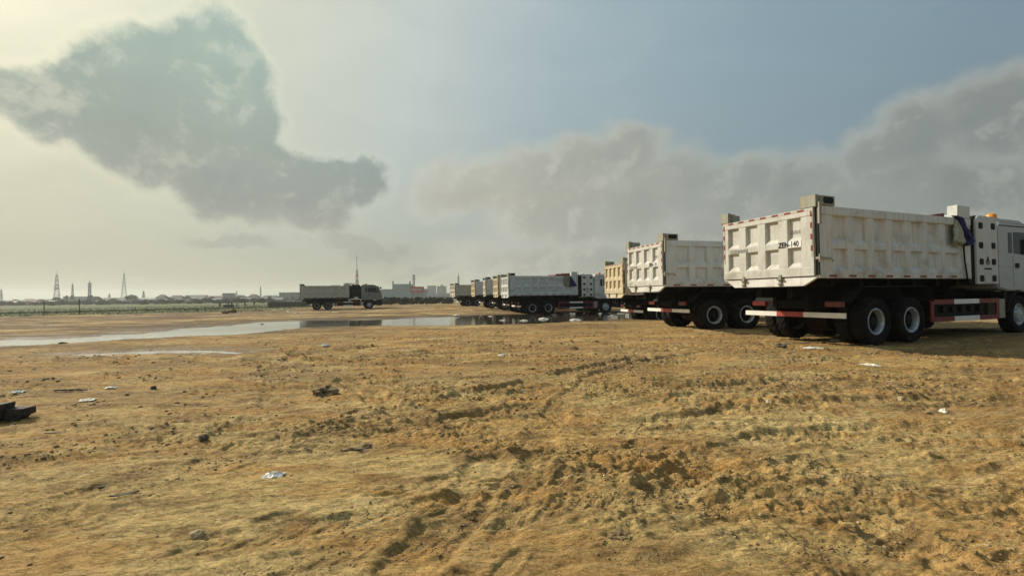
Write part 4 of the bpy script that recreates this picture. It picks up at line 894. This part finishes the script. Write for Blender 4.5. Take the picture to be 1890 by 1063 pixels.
# ------------------------------------------------------------------ background
plain('leaf_dark', (.022, .032, .020), .8, var=.5, scale=1.5)
plain('leaf_mid', (.032, .044, .024), .8, var=.5, scale=1.5)
plain('bark', (.10, .075, .05), .9)
plain('wall_pale', (.20, .215, .225), .85, var=.15, scale=.5); plain('wall_grey', (.10, .11, .12), .85, var=.2, scale=.5); plain('wall_white', (.42, .43, .43), .8, var=.1, scale=.5)
plain('roof_brown', (.09, .075, .065), .8, var=.3, scale=.5); plain('roof_grey', (.12, .125, .13), .7, var=.3, scale=.5); plain('roof_rust', (.13, .075, .055), .8, var=.3, scale=.5)
plain('wall_teal', (.16, .22, .22), .7, var=.15, scale=.3); plain('sign_red', (.50, .035, .03), .5, var=.1, scale=.4)
plain('tower_steel', (.16, .16, .15), .6); plain('tower_red', (.35, .06, .04), .6); plain('tower_white', (.55, .53, .5), .6)
plain('post_wood', (.055, .045, .032), .85); plain('skin_dark', (.06, .035, .022), .6)
def hz_py(px): return 558.9-.01284*px
def crown_mesh(name, rx, rz, n, leaf_s, seed, matn, flat=False):
    rg = np.random.default_rng(seed); b = MB(); lobes = [(rg.uniform(-.55, .55)*rx, rg.uniform(-.5, .5)*rx, rg.uniform(.35, .85)*rz*1.2, rg.uniform(.38, .62)) for _ in range(7)]
    for i in range(n):
        l = lobes[rg.integers(len(lobes))]; v = rg.normal(size=3); v /= np.linalg.norm(v); rr = rg.uniform(.55, 1.0)**.5*l[3]
        c = Vector((l[0]+v[0]*rr*rx, l[1]+v[1]*rr*rx, max(.05, l[2]+v[2]*rr*rz*.8)))
        s = leaf_s*rg.uniform(.6, 1.4); u = Vector(rg.normal(size=3)).normalized(); w_ = u.orthogonal().normalized()
        b.add([c-u*s, c+w_*s*.6, c+u*s, c-w_*s*.6], [(0, 1, 2, 3)])
    me = bpy.data.meshes.new(name); me.from_pydata(b.v, [], b.f); me.materials.append(MATS[matn]); return me
CROWNS = [crown_mesh('crown', 1, 1, 520, .19, 50+i, ('leaf_dark', 'leaf_mid')[i % 2]) for i in range(6)]
def tree(px, top_py, wpx, Y, label, group, ti, trunk=.3):
    p = at_depth(px, top_py, Y); zg = float(hbase(np.array([p.x]), np.array([p.y]))[0]); h = max(1.0, p.z-zg); wd_ = wpx/F_PX*Y/2
    t = empty('tree', (p.x, p.y, zg-.05)); tag(t, label, 'tree', group); t.rotation_euler.z = random.uniform(0, 6)
    b = MB(); b.tube([(0, 0, 0), (.03*h, 0, h*.3), (0, .02*h, h*.65)], [.035*h, .028*h, .015*h], 6)
    b.tube([(.02*h, 0, h*.3), (wd_*.4, .1, h*.6)], [.018*h, .008*h], 5); b.tube([(.02*h, 0, h*.33), (-wd_*.4, -.1, h*.58)], [.018*h, .008*h], 5)
    link('trunk', b.mesh('trunk', ['bark']), t)
    c = link('crown', CROWNS[ti % 6], t, (0, 0, h*trunk)); c.scale = (wd_, wd_, h*(1-trunk)/1.45)
    return t
trees = [(122, 545.5, 9, 470, 'small round tree between the tallest lattice tower and the white house'), (134, 545.5, 8, 475, 'round tree at the foot of the thin mast on the left skyline'), (165.5, 544, 9, 440, 'dark tree under the thick short tower on the left skyline'),
         (179, 546.5, 14, 450, 'wide flat tree right of the white house on the left skyline'), (241, 544.5, 24, 430, 'broad domed tree beside the tall pylon on the left skyline'), (104, 548, 18, 440, 'bushy tree below the tallest lattice tower on the left'), (75, 552, 16, 420, 'low tree left of the tallest lattice tower'),
         (28, 549.5+3, 14, 420, 'low tree near the left end of the skyline'), (211, 550, 12, 400, 'small tree between the white house and the domed tree'), (345, 545, 10, 430, 'small crown poking over the long roof line'), (391, 547, 9, 420, 'dark crown beside the flat-roofed block on the skyline'), (497, 546, 11, 410, 'crown above the roofs left of the lone truck')]
for i, (px, top, wpx, Y, lab) in enumerate(trees): tree(px, top, wpx, Y, lab, 'trees on the far skyline', i)
# scrub belt in front of the town and along the right horizon
k = 0
for px in np.arange(-60, 500, 9.0):
    Y = random.uniform(290, 360); tree(px+random.uniform(-4, 4), hz_py(px)-random.uniform(.6, 3.6), random.uniform(14, 24), Y, 'low dark bush in the scrub belt before the far town', 'bushes of the scrub belt before the town', k, .05); k += 1
for px in np.arange(702, 836, 6.5):
    Y = random.uniform(135, 160); tree(px+random.uniform(-2, 2), 547.5+random.uniform(-.8, 1.4), random.uniform(10, 15), Y, 'low dark bush in the hedge right of the lone grey truck', 'bushes of the dark hedge by the lone truck', k, .03); k += 1
for px in list(np.arange(1085, 1160, 20.0))+[1230, 1290, 1420, 1720, 1800, 1860, 1930]:
    Y = random.uniform(170, 230); tree(px+random.uniform(-5, 5), hz_py(px)-random.uniform(1, 3.5), random.uniform(28, 44), Y, 'dark bush on the horizon behind the parked trucks', 'bushes behind the parked trucks', k, .03); k += 1
for px in np.arange(-40, 560, 21.0):
    tree(px+random.uniform(-5, 5), hz_py(px)-random.uniform(2.2, 5.0)-(1.5 if px > 250 else 0), random.uniform(18, 32), random.uniform(405, 425), 'bluish rounded tree crown among the hazy roofs of the far town', 'trees among the roofs of the far town', k, .1); k += 1
# houses
def house(px0, px1, top, Y, kind, wall, roof, label, ridge=.45, dep=9, cat='house', name='house', group=None, windows=True):
    p0 = at_depth(px0, top, Y); p1 = at_depth(px1, top, Y); zg = -1.3; w_ = (p1.x-p0.x); h = (p0.z+p1.z)/2-zg; t = empty(name, ((p0.x+p1.x)/2, Y, zg)); tag(t, label, cat, group)
    he = h*(1-ridge) if kind in ('hip', 'gable') else h
    b = MB(); b.box(-w_/2, 0, 0, w_/2, dep, he); link('wall', b.mesh('wall', [wall]), t)
    ov = .5
    if kind == 'hip':
        rx = max(w_/2-dep/2-.2, w_*.12); b = MB(); b.add([(-w_/2-ov, -ov, he+.003), (w_/2+ov, -ov, he+.003), (w_/2+ov, dep+ov, he+.003), (-w_/2-ov, dep+ov, he+.003), (-rx, dep/2, h), (rx, dep/2, h)], [(3, 2, 1, 0), (0, 1, 5, 4), (1, 2, 5), (2, 3, 4, 5), (3, 0, 4)]); link('roof', b.mesh('roof', [roof]), t)
    elif kind == 'gable':
        b = MB(); b.add([(-w_/2-ov, -ov, he+.003), (w_/2+ov, -ov, he+.003), (w_/2+ov, dep+ov, he+.003), (-w_/2-ov, dep+ov, he+.003), (-w_/2-ov, dep/2, h), (w_/2+ov, dep/2, h)], [(3, 2, 1, 0), (0, 1, 5, 4), (1, 2, 5), (2, 3, 4, 5), (3, 0, 4)]); link('roof', b.mesh('roof', [roof]), t)
    else:
        b = MB(); b.box(-w_/2-.2, -.2, he+.004, w_/2+.2, dep+.2, he+.45); link('roof', b.mesh('roof', [roof]), t)
    if windows:
        n = max(2, int(w_/3.2)); fl_ = max(1, int(he/3.0))
        for f_ in range(fl_):
            for i in range(n):
                xw = -w_/2+w_*(i+.5)/n; b = MB(); zc = (f_+.55)*he/fl_
                if ('win',) not in CACHE:
                    q = MB(); q.box(-.55, -.06, -.6, .55, .05, .6); CACHE[('win',)] = q.mesh('window', ['glass_dark'])
                link('window', CACHE[('win',)], t, (xw, 0, zc))
    return t
H = [(-6, 28, 553, 'hip', 'wall_grey', 'roof_grey', 'grey hip-roofed house at the left edge of the skyline'), (32, 60, 551.5, 'hip', 'wall_pale', 'roof_brown', 'brown-roofed house left of the tallest lattice tower'), (62, 99, 552, 'gable', 'wall_pale', 'roof_brown', 'long low brown-roofed house just left of the tallest lattice tower'),
     (128, 169, 548, 'flat', 'wall_white', 'roof_grey', 'big white flat-roofed building beneath the thin mast and thick short tower'), (186, 229, 549.5, 'gable', 'wall_grey', 'roof_brown', 'long brown-roofed shed between the white building and the tall pylon'), (250, 281, 549.5, 'gable', 'wall_pale', 'roof_grey', 'grey gabled house right of the broad domed tree'),
     (283, 305, 543.5, 'hip', 'wall_pale', 'roof_brown', 'tall hip-roofed house with the first peak of the roof row'), (306, 337, 545, 'hip', 'wall_grey', 'roof_brown', 'brown hip-roofed house second in the roof row'), (338, 377, 544.5, 'gable', 'wall_grey', 'roof_grey', 'long grey-roofed block third in the roof row'),
     (380, 408, 546, 'gable', 'wall_pale', 'roof_rust', 'rust-roofed house left of the flat-roofed block on the skyline'), (410, 426, 541.8, 'flat', 'wall_pale', 'roof_grey', 'narrow flat-roofed block rising above the roof row'), (427, 452, 544.5, 'hip', 'wall_grey', 'roof_brown', 'hip-roofed house right of the narrow flat-roofed block'),
     (453, 476, 543, 'hip', 'wall_pale', 'roof_brown', 'steep hip-roofed house behind the little group of people'), (477, 514, 545, 'hip', 'wall_grey', 'roof_grey', 'grey hip-roofed house above the dark metal fence'), (515, 552, 540.5, 'flat', 'wall_pale', 'roof_grey', 'pale flat-roofed block just left of the lone grey truck'),
     (566, 640, 528.5+16, 'flat', 'wall_grey', 'roof_grey', 'low grey block hidden behind the lone grey truck'), (787, 832, 541, 'gable', 'wall_white', 'roof_grey', 'long pale warehouse left of the farthest parked truck')]
for (a, b_, top, kind, wl, rf, lab) in H: house(a, b_, top, random.uniform(430, 520) if a < 700 else 330, kind, wl, rf, lab, .5 if kind != 'flat' else 0)
FR = [(4, 24, 'wall_white', 'roof_grey', 'gable', 'small white low house in front at the left end of the far town'), (42, 66, 'wall_pale', 'roof_rust', 'hip', 'small rust-roofed low house in front of the brown-roofed house at far left'), (84, 102, 'wall_grey', 'roof_grey', 'gable', 'small grey low house in front left of the tallest lattice tower'),
      (112, 128, 'wall_pale', 'roof_brown', 'hip', 'small brown-roofed low house in front right of the tallest lattice tower'), (172, 190, 'wall_white', 'roof_rust', 'gable', 'small white rust-roofed low house just right of the big white building'), (208, 226, 'wall_grey', 'roof_brown', 'hip', 'small low house in front left of the tall slender pylon'),
      (256, 280, 'wall_white', 'roof_grey', 'gable', 'small white low house in front below the small pylon'), (290, 308, 'wall_pale', 'roof_grey', 'hip', 'small low house below the first peak of the roof row'), (318, 344, 'wall_white', 'roof_rust', 'gable', 'small wide white low house in front of the second roof of the roof row'),
      (356, 374, 'wall_grey', 'roof_brown', 'hip', 'small dark low house in front of the long grey-roofed block'), (384, 404, 'wall_pale', 'roof_grey', 'gable', 'small pale low house in front of the rust-roofed house'), (440, 464, 'wall_white', 'roof_grey', 'gable', 'small white low house in front right behind the people'),
      (468, 486, 'wall_pale', 'roof_rust', 'hip', 'small rust-roofed low house below the thin mast left of the lone truck'), (498, 520, 'wall_grey', 'roof_grey', 'gable', 'small grey low house just above the dark metal fence')]
for (a, b_, wl, rf, kd, lab) in FR: house(a, b_, hz_py(a)-random.uniform(2.5, 4.5), random.uniform(370, 410), kd, wl, rf, lab, .5, 8)
# teal works building with two chimneys
Y = 560; tw_ = empty('factory', (at_depth(738, 540, Y).x, Y, -1.3)); tag(tw_, 'blue-grey factory with a raised block between two chimneys right of the lone truck', 'factory')
def fbox(parent, name, px0, px1, top, matn, y0=0, y1=30, zb=0.0):
    a, b_ = at_depth(px0, top, Y), at_depth(px1, top, Y); ox = tw_.location.x; b = MB(); b.box(a.x-ox, y0, zb, b_.x-ox, y1, (a.z+b_.z)/2+1.3); return link(name, b.mesh(name, [matn]), parent)
fbox(tw_, 'lower_hall', 702, 782, 534, 'wall_teal', 0, 30); fbox(tw_, 'upper_block', 724.5, 754, 524, 'wall_teal', 4, 26); fbox(tw_, 'chimney', 722, 724.2, 518.5, 'wall_teal', 5, 7); fbox(tw_, 'chimney', 753.6, 756, 518.5, 'wall_teal', 5, 7); fbox(tw_, 'roof_edge', 701.5, 782.5, 533.4, 'roof_grey', -.4, 30.4, (at_depth(740, 534, Y).z+1.3)+.004)
# red hoarding
Y = 380; p = at_depth(770, 535, Y); bb = empty('billboard', (p.x, Y, -1.3)); tag(bb, 'big red roadside billboard beside the factory', 'billboard')
z1, z0 = at_depth(770, 529, Y).z+1.3, at_depth(770, 540.2, Y).z+1.3; hw_ = 12.5/F_PX*Y
b = MB(); b.box(-hw_, 0, z0, hw_, .6, z1); link('board', b.mesh('board', ['sign_red']), bb)
for s in (-1, 0, 1): b = MB(); b.box(s*hw_*.7-.3, .65, 0, s*hw_*.7+.3, 1.1, z0+1); link('post', b.mesh('post', ['tower_steel']), bb)
b = MB()
for j in range(9): b.box(-hw_*.75+j*hw_*.165, -.05, z0+(z1-z0)*.34, -hw_*.75+j*hw_*.165+hw_*.11, -.005, z0+(z1-z0)*(.62 if j % 2 else .68))
link('lettering', b.mesh('lettering', ['tower_white']), bb)
# hazy high-rise blocks
for (a, b_, top, lab, pk) in ((788.5, 803, 527.5, 'hazy high-rise slab left of the peaked tower block', 0), (806.5, 822, 528.5, 'hazy tower block with a pointed roof left of the parked row', 1), (610, 623, 526.5, 'faint far block peeking over the lone truck bed', 0), (637, 650, 522.8, 'faint far block above the dark tank rack of the lone truck', 0)):
    t = house(a, b_, top, 980, 'flat', 'wall_pale', 'wall_grey', lab, 0, 15, 'tower block', 'tower_block')
    if pk: q = MB(); w2 = 3.0; zt = at_depth(817, top, 980).z+1.3; q.add([(-w2, 2, zt), (w2*1.6, 2, zt), (w2*1.6, 10, zt), (-w2, 10, zt), (1, 6, zt+5)], [(3, 2, 1, 0), (0, 1, 4), (1, 2, 4), (2, 3, 4), (3, 0, 4)]); link('spire_roof', q.mesh('spire_roof', ['roof_grey']), t, (0, 0, .5))
# towers
def lattice(px, top, Y, wb_, wt_, label, cat='lattice tower', banded=False, r=.16, drums=(), spire=.12):
    p = at_depth(px, top, Y); zg = -1.3; h = p.z-zg; t = empty('lattice_tower', (p.x, Y, zg)); tag(t, label, cat); t.rotation_euler.z = random.uniform(.2, .6)
    hb = h*(1-spire); nseg = 8
    def wz(z): return (wb_+(wt_-wb_)*(z/hb)**.75)/2
    mats_ = ['tower_red', 'tower_white'] if banded else ['tower_steel', 'tower_steel']
    for sx, sy in ((1, 1), (1, -1), (-1, 1), (-1, -1)):
        b = MB()
        for i in range(nseg): b.cur = i % 2; z0, z1 = hb*i/nseg, hb*(i+1)/nseg; b.tube([(sx*wz(z0), sy*wz(z0), z0), (sx*wz(z1), sy*wz(z1), z1)], r, 4)
        link('leg', b.mesh('leg', mats_), t)
    b = MB()
    for i in range(nseg):
        b.cur = i % 2; z0, z1 = hb*i/nseg, hb*(i+1)/nseg; a, c = wz(z0), wz(z1)
        for (x0, y0), (x1, y1) in (((1, 1), (1, -1)), ((1, -1), (-1, -1)), ((-1, -1), (-1, 1)), ((-1, 1), (1, 1))):
            b.tube([(x0*a, y0*a, z0), (x1*c, y1*c, z1)], r*.6, 3); b.tube([(x1*a, y1*a, z0), (x0*c, y0*c, z1)], r*.6, 3); b.tube([(x0*c, y0*c, z1), (x1*c, y1*c, z1)], r*.6, 3)
    o = link('bracing', b.mesh('bracing', mats_), t); o['kind'] = 'stuff'
    b = MB(); b.tube([(0, 0, hb*.97), (0, 0, h)], r*.9, 5); link('spire', b.mesh('spire', ['tower_steel']), t)
    for fz, rr in drums: b = MB(); b.add(*_cyl((0, 0, h*fz), rr, h*.05, 10, 'z')); link('antenna', b.mesh('antenna', ['tower_white']), t)
lattice(105, 500, 460, 5.6, 1.2, 'tallest lattice tower on the left skyline with red and white lower part', banded=True, r=.17, drums=((.45, 1.6), (.55, 1.3)))
lattice(134, 520, 500, 2.2, .8, 'thin mast over the white flat-roofed building', cat='mast', r=.16)
lattice(165.5, 517, 450, 2.2, 1.5, 'thick short tower clad in antennas over the white flat-roofed building', r=.2, drums=((.55, 1.0), (.65, 1.4), (.75, 1.5), (.85, 1.3)))
lattice(202, 540.5, 480, 2.5, .8, 'tiny pylon left of the tall slender pylon', r=.15)
lattice(229, 497.5, 520, 6.6, .6, 'tall slender A-shaped pylon above the domed tree', r=.13)
lattice(265, 535, 520, 3.6, .8, 'small pylon right of the tall slender pylon', r=.18)
lattice(2.5, 531, 520, 3, .7, 'faint pylon at the left edge of the view', r=.16)
lattice(437, 534.5, 520, 1.6, .5, 'short thin mast behind the roof row above the people', cat='mast', r=.13)
lattice(481, 526, 500, 1.5, .6, 'thin mast left of the lone grey truck', cat='mast', r=.14)
lattice(658.5, 472, 440, 4.6, 1.3, 'tall red and white mast rising behind the lone grey truck', banded=True, r=.26, spire=.32, drums=((.34, 1.8), (.42, 1.2)))
lattice(763.5, 505, 420, 1.9, 1.4, 'telephone mast with drum antennas behind the red billboard', cat='mast', r=.18, drums=((.78, 1.5), (.90, 1.4)), spire=.06)
lattice(846, 504, 480, 2.6, 1.0, 'slim mast over the farthest parked trucks', cat='mast', r=.20)
# dark metal fence left of the lone truck
x0, y0 = onground(494, 566.5); x1 = x0+60/F_PX*y0; zf = ground_z(x0, y0); fn_ = empty('metal_fence', (x0, y0, zf)); tag(fn_, 'dark corrugated metal fence left of the lone grey truck', 'fence')
npan = 12; pw_ = (x1-x0+3)/npan
for i in range(npan):
    part(fn_, 'panel', 'a', 'dark_steel', lambda b: [b.prism([(pw_*j/4+.02, 0), (pw_*j/4+pw_/8, -.07), (pw_*(j+1)/4-.02, 0), (pw_*(j+1)/4-.02, .03), (pw_*j/4+.02, .03)], 'z', 0, 1.55) for j in range(4)], loc=(pw_*i, 0, random.uniform(-.03, .05)))
    part(fn_, 'post', 'a', 'chassis_black', lambda b: b.box(-.05, .04, 0, .05, .14, 1.65), loc=(pw_*i, 0, 0))
# two marker posts in the grass
for px, top, base_, lab in ((81, 555, 580, 'left of two thin dark posts standing at the grass edge'), (146, 552, 581, 'right of two thin dark posts standing at the grass edge')):
    x, y = onground(px, base_); z = ground_z(x, y); h = at_depth(px, top, y).z-z; b = MB(); b.tube([(0, 0, -.1), (.02, 0, h*.5), (.0, .02, h)], [.05, .045, .04], 7); b.tube([(-.12, 0, h*.9), (.14, 0, h*.93)], .02, 5); tag(link('marker_post', b.mesh('marker_post', ['post_wood']), None, (x, y, z)), lab, 'post', 'marker posts at the grass edge')
# people and their shelter
def person(px, base_, label, shirt, trouser, stoop=0.0, stride=.12, sit=False):
    x, y = onground(px, base_); z = ground_z(x, y)
    key = ('body', stoop, stride, sit)
    hipz = .92 if not sit else .42; top = .50
    sv = Vector((stoop*.5, 0, top)); hip = Vector((0, 0, hipz)); neck = hip+sv; head = neck+Vector((.04+stoop*.2, 0, .20))
    if sit: kl, kr, fl_, fr = (.42, .12, .46), (.42, -.12, .46), (.45, .12, .05), (.48, -.12, .05)
    else: kl, kr, fl_, fr = (stride*.7+.03, .10, .50), (-stride*.4, -.10, .50), (stride, .11, .05), (-stride*1.1, -.11, .05)
    V = [tuple(hip), tuple(hip+sv*.5), tuple(neck-Vector((0, 0, .06))), tuple(neck+Vector((.01, 0, .04))), tuple(head-Vector((0, 0, .05))), tuple(head+Vector((0, 0, .06))),
         tuple(hip+Vector((0, .10, -.05))), kl, fl_, (fl_[0]+.17, fl_[1], .03), tuple(hip+Vector((0, -.10, -.05))), kr, fr, (fr[0]+.17, fr[1], .03),
         tuple(neck+Vector((0, .19, -.06))), tuple(neck+Vector((.0, .25, -.34))), tuple(neck+Vector((.12, .24, -.58))), tuple(neck+Vector((0, -.19, -.06))), tuple(neck+Vector((.0, -.25, -.34))), tuple(neck+Vector((.15, -.24, -.56)))]
    E = [(0, 1), (1, 2), (2, 3), (3, 4), (4, 5), (0, 6), (6, 7), (7, 8), (8, 9), (0, 10), (10, 11), (11, 12), (12, 13), (2, 14), (14, 15), (15, 16), (2, 17), (17, 18), (18, 19)]
    rad = [.15, .14, .15, .055, .095, .085, .10, .065, .045, .04, .10, .065, .045, .04, .065, .045, .035, .065, .045, .035]
    me = bpy.data.meshes.new('person'); me.from_pydata(V, E, []); o = bpy.data.objects.new('tmp', me); COL.objects.link(o)
    m = o.modifiers.new('s', 'SKIN'); m.use_smooth_shade = True; o.modifiers.new('b', 'SUBSURF').levels = 1
    sk_ = me.skin_vertices[0].data if me.skin_vertices else None
    if sk_ is None:
        bmx = bmesh.new(); bmx.from_mesh(me); bmx.verts.layers.skin.verify(); bmx.to_mesh(me); bmx.free(); sk_ = me.skin_vertices[0].data
    for i, r_ in enumerate(rad): sk_[i].radius = (r_, r_*(1.25 if i in (0, 1, 2) else 1)); sk_[i].use_root = (i == 0)
    bpy.context.view_layer.update(); em = bpy.data.meshes.new_from_object(o.evaluated_get(bpy.context.evaluated_depsgraph_get())); bpy.data.objects.remove(o)
    for mn in ('skin_dark', shirt, trouser): em.materials.append(MATS[mn])
    for pl in em.polygons:
        c = pl.center; hand = abs(c.y) > .2 and c.z < hipz+.05 and c.z > hipz-.2 and not sit
        pl.material_index = 0 if (c.z > neck.z+.02 or hand) else (1 if c.z > hipz-.02 else 2)
    o = link('person', em, None, (x, y, z), (0, 0, random.uniform(0, 6))); tag(o, label, 'person'); return o
plain('cloth_black', (.02, .02, .022), .85); plain('cloth_navy', (.03, .04, .08), .85); plain('cloth_brown', (.10, .07, .045), .85); plain('cloth_pale', (.45, .45, .42), .85)
person(421.5, 566.6, 'person in black standing under the left of the little shelter', 'cloth_black', 'cloth_black', .0)
person(427.5, 566.4, 'person in navy bending beside the shelter post', 'cloth_navy', 'cloth_black', .25)
person(436, 566.3, 'person in dark shirt just right of the shelter', 'cloth_brown', 'cloth_black', .0)
person(439.5, 567, 'person in pale shirt close right of the shelter', 'cloth_pale', 'cloth_navy', .1)
person(452, 566.8, 'person walking alone between the shelter and the metal fence', 'cloth_brown', 'cloth_brown', .0, .22)
person(405.5, 568.5, 'person in dark clothes walking left of the shelter', 'cloth_black', 'cloth_black', .1, .2)
person(469, 565.5, 'farther person standing nearer the dark metal fence', 'cloth_navy', 'cloth_black', .0)
x, y = onground(421, 567.4); z = ground_z(x, y); k_ = y/F_PX; sh = empty('shelter', (x, y, z)); tag(sh, 'small dark open shelter with flat roof among the people', 'shelter')
part(sh, 'roof', 'a', 'dark_steel', lambda b: b.box(-13*k_, -.9, 1.72, 12*k_, .9, 1.80))
for sx in (-11, 0, 11): part(sh, 'post', 'a', 'post_wood', lambda b: b.box(-.05, -.85, 0, .05, -.75, 1.72), loc=(sx*k_, 0, 0))
part(sh, 'bench', 'a', 'post_wood', lambda b: (b.box(-10*k_, -.2, .38, 2*k_, .25, .46), b.box(-9*k_, -.1, 0, -8*k_, .1, .379), b.box(1*k_, -.1, 0, 1.8*k_, .1, .379)))
part(sh, 'back_board', 'a', 'chassis_black', lambda b: b.box(-12*k_, .8, .1, 8*k_, .86, .85))
# grass along the far left of the yard
def grass():
    rg = np.random.default_rng(12); n = 15000; a = rg.uniform(-R(53), R(-14), n); r = 50*(240/50)**rg.uniform(0, 1, n)
    x, y = r*np.sin(a), r*np.cos(a); deg = np.degrees(a)
    g = sst(r+6*fbm(x/20, y/20, 3, 91), 60, 70)*(1-sst(deg+(r-70)*-.10+5*fbm(x/15, y/15, 2, 95), -34, -22)); ok = rg.uniform(0, 1, n) < g*.9
    x, y, r = x[ok], y[ok], r[ok]; z = hground(x, y, np.full(x.shape, .6)); m = len(x); h = rg.uniform(.04, .14, m)*np.clip(r/90, .8, 1.6); w_ = h*1.3; th_ = rg.uniform(0, 6.28, m)
    vs = []
    for k2 in range(3):
        t = th_+k2*2.1; dx, dy = np.cos(t)*w_, np.sin(t)*w_
        vs.append(np.stack([np.stack([x-dx*.5, y-dy*.5, z-.02], 1), np.stack([x+dx*.5, y+dy*.5, z-.02], 1), np.stack([x+dy*.7, y-dx*.7, z+h], 1)], 1))
    V = np.concatenate(vs, 0).reshape(-1, 3); me = bpy.data.meshes.new('grass'); nf = len(V)//3
    me.vertices.add(len(V)); me.vertices.foreach_set('co', V.ravel().astype(np.float32)); me.loops.add(nf*3); me.loops.foreach_set('vertex_index', np.arange(nf*3, dtype=np.int32)); me.polygons.add(nf); me.polygons.foreach_set('loop_start', (np.arange(nf)*3).astype(np.int32)); me.update(calc_edges=True)
    plain('grass_blade', (.065, .09, .03), .8, var=.45, scale=.15); me.materials.append(MATS['grass_blade']); tag(link('grass', me), 'green and straw tufts of grass along the far left of the yard', kind='stuff')
grass()

# ------------------------------------------------------------------ haze
b = MB(); b.box(-2600, -2600, -9, 2600, 2600, 58)
def hz_fn(t):
    v = t.n('ShaderNodeVolumePrincipled', {'Color': (.80, .84, .83, 1), 'Density': HAZE, 'Anisotropy': .35})
    t.n('ShaderNodeOutputMaterial', {1: v.outputs[0]})
HAZE = .00034
mat('haze', hz_fn)
tag(link('haze', b.mesh('haze', ['haze'])), 'thin pale haze over the whole yard', kind='stuff')
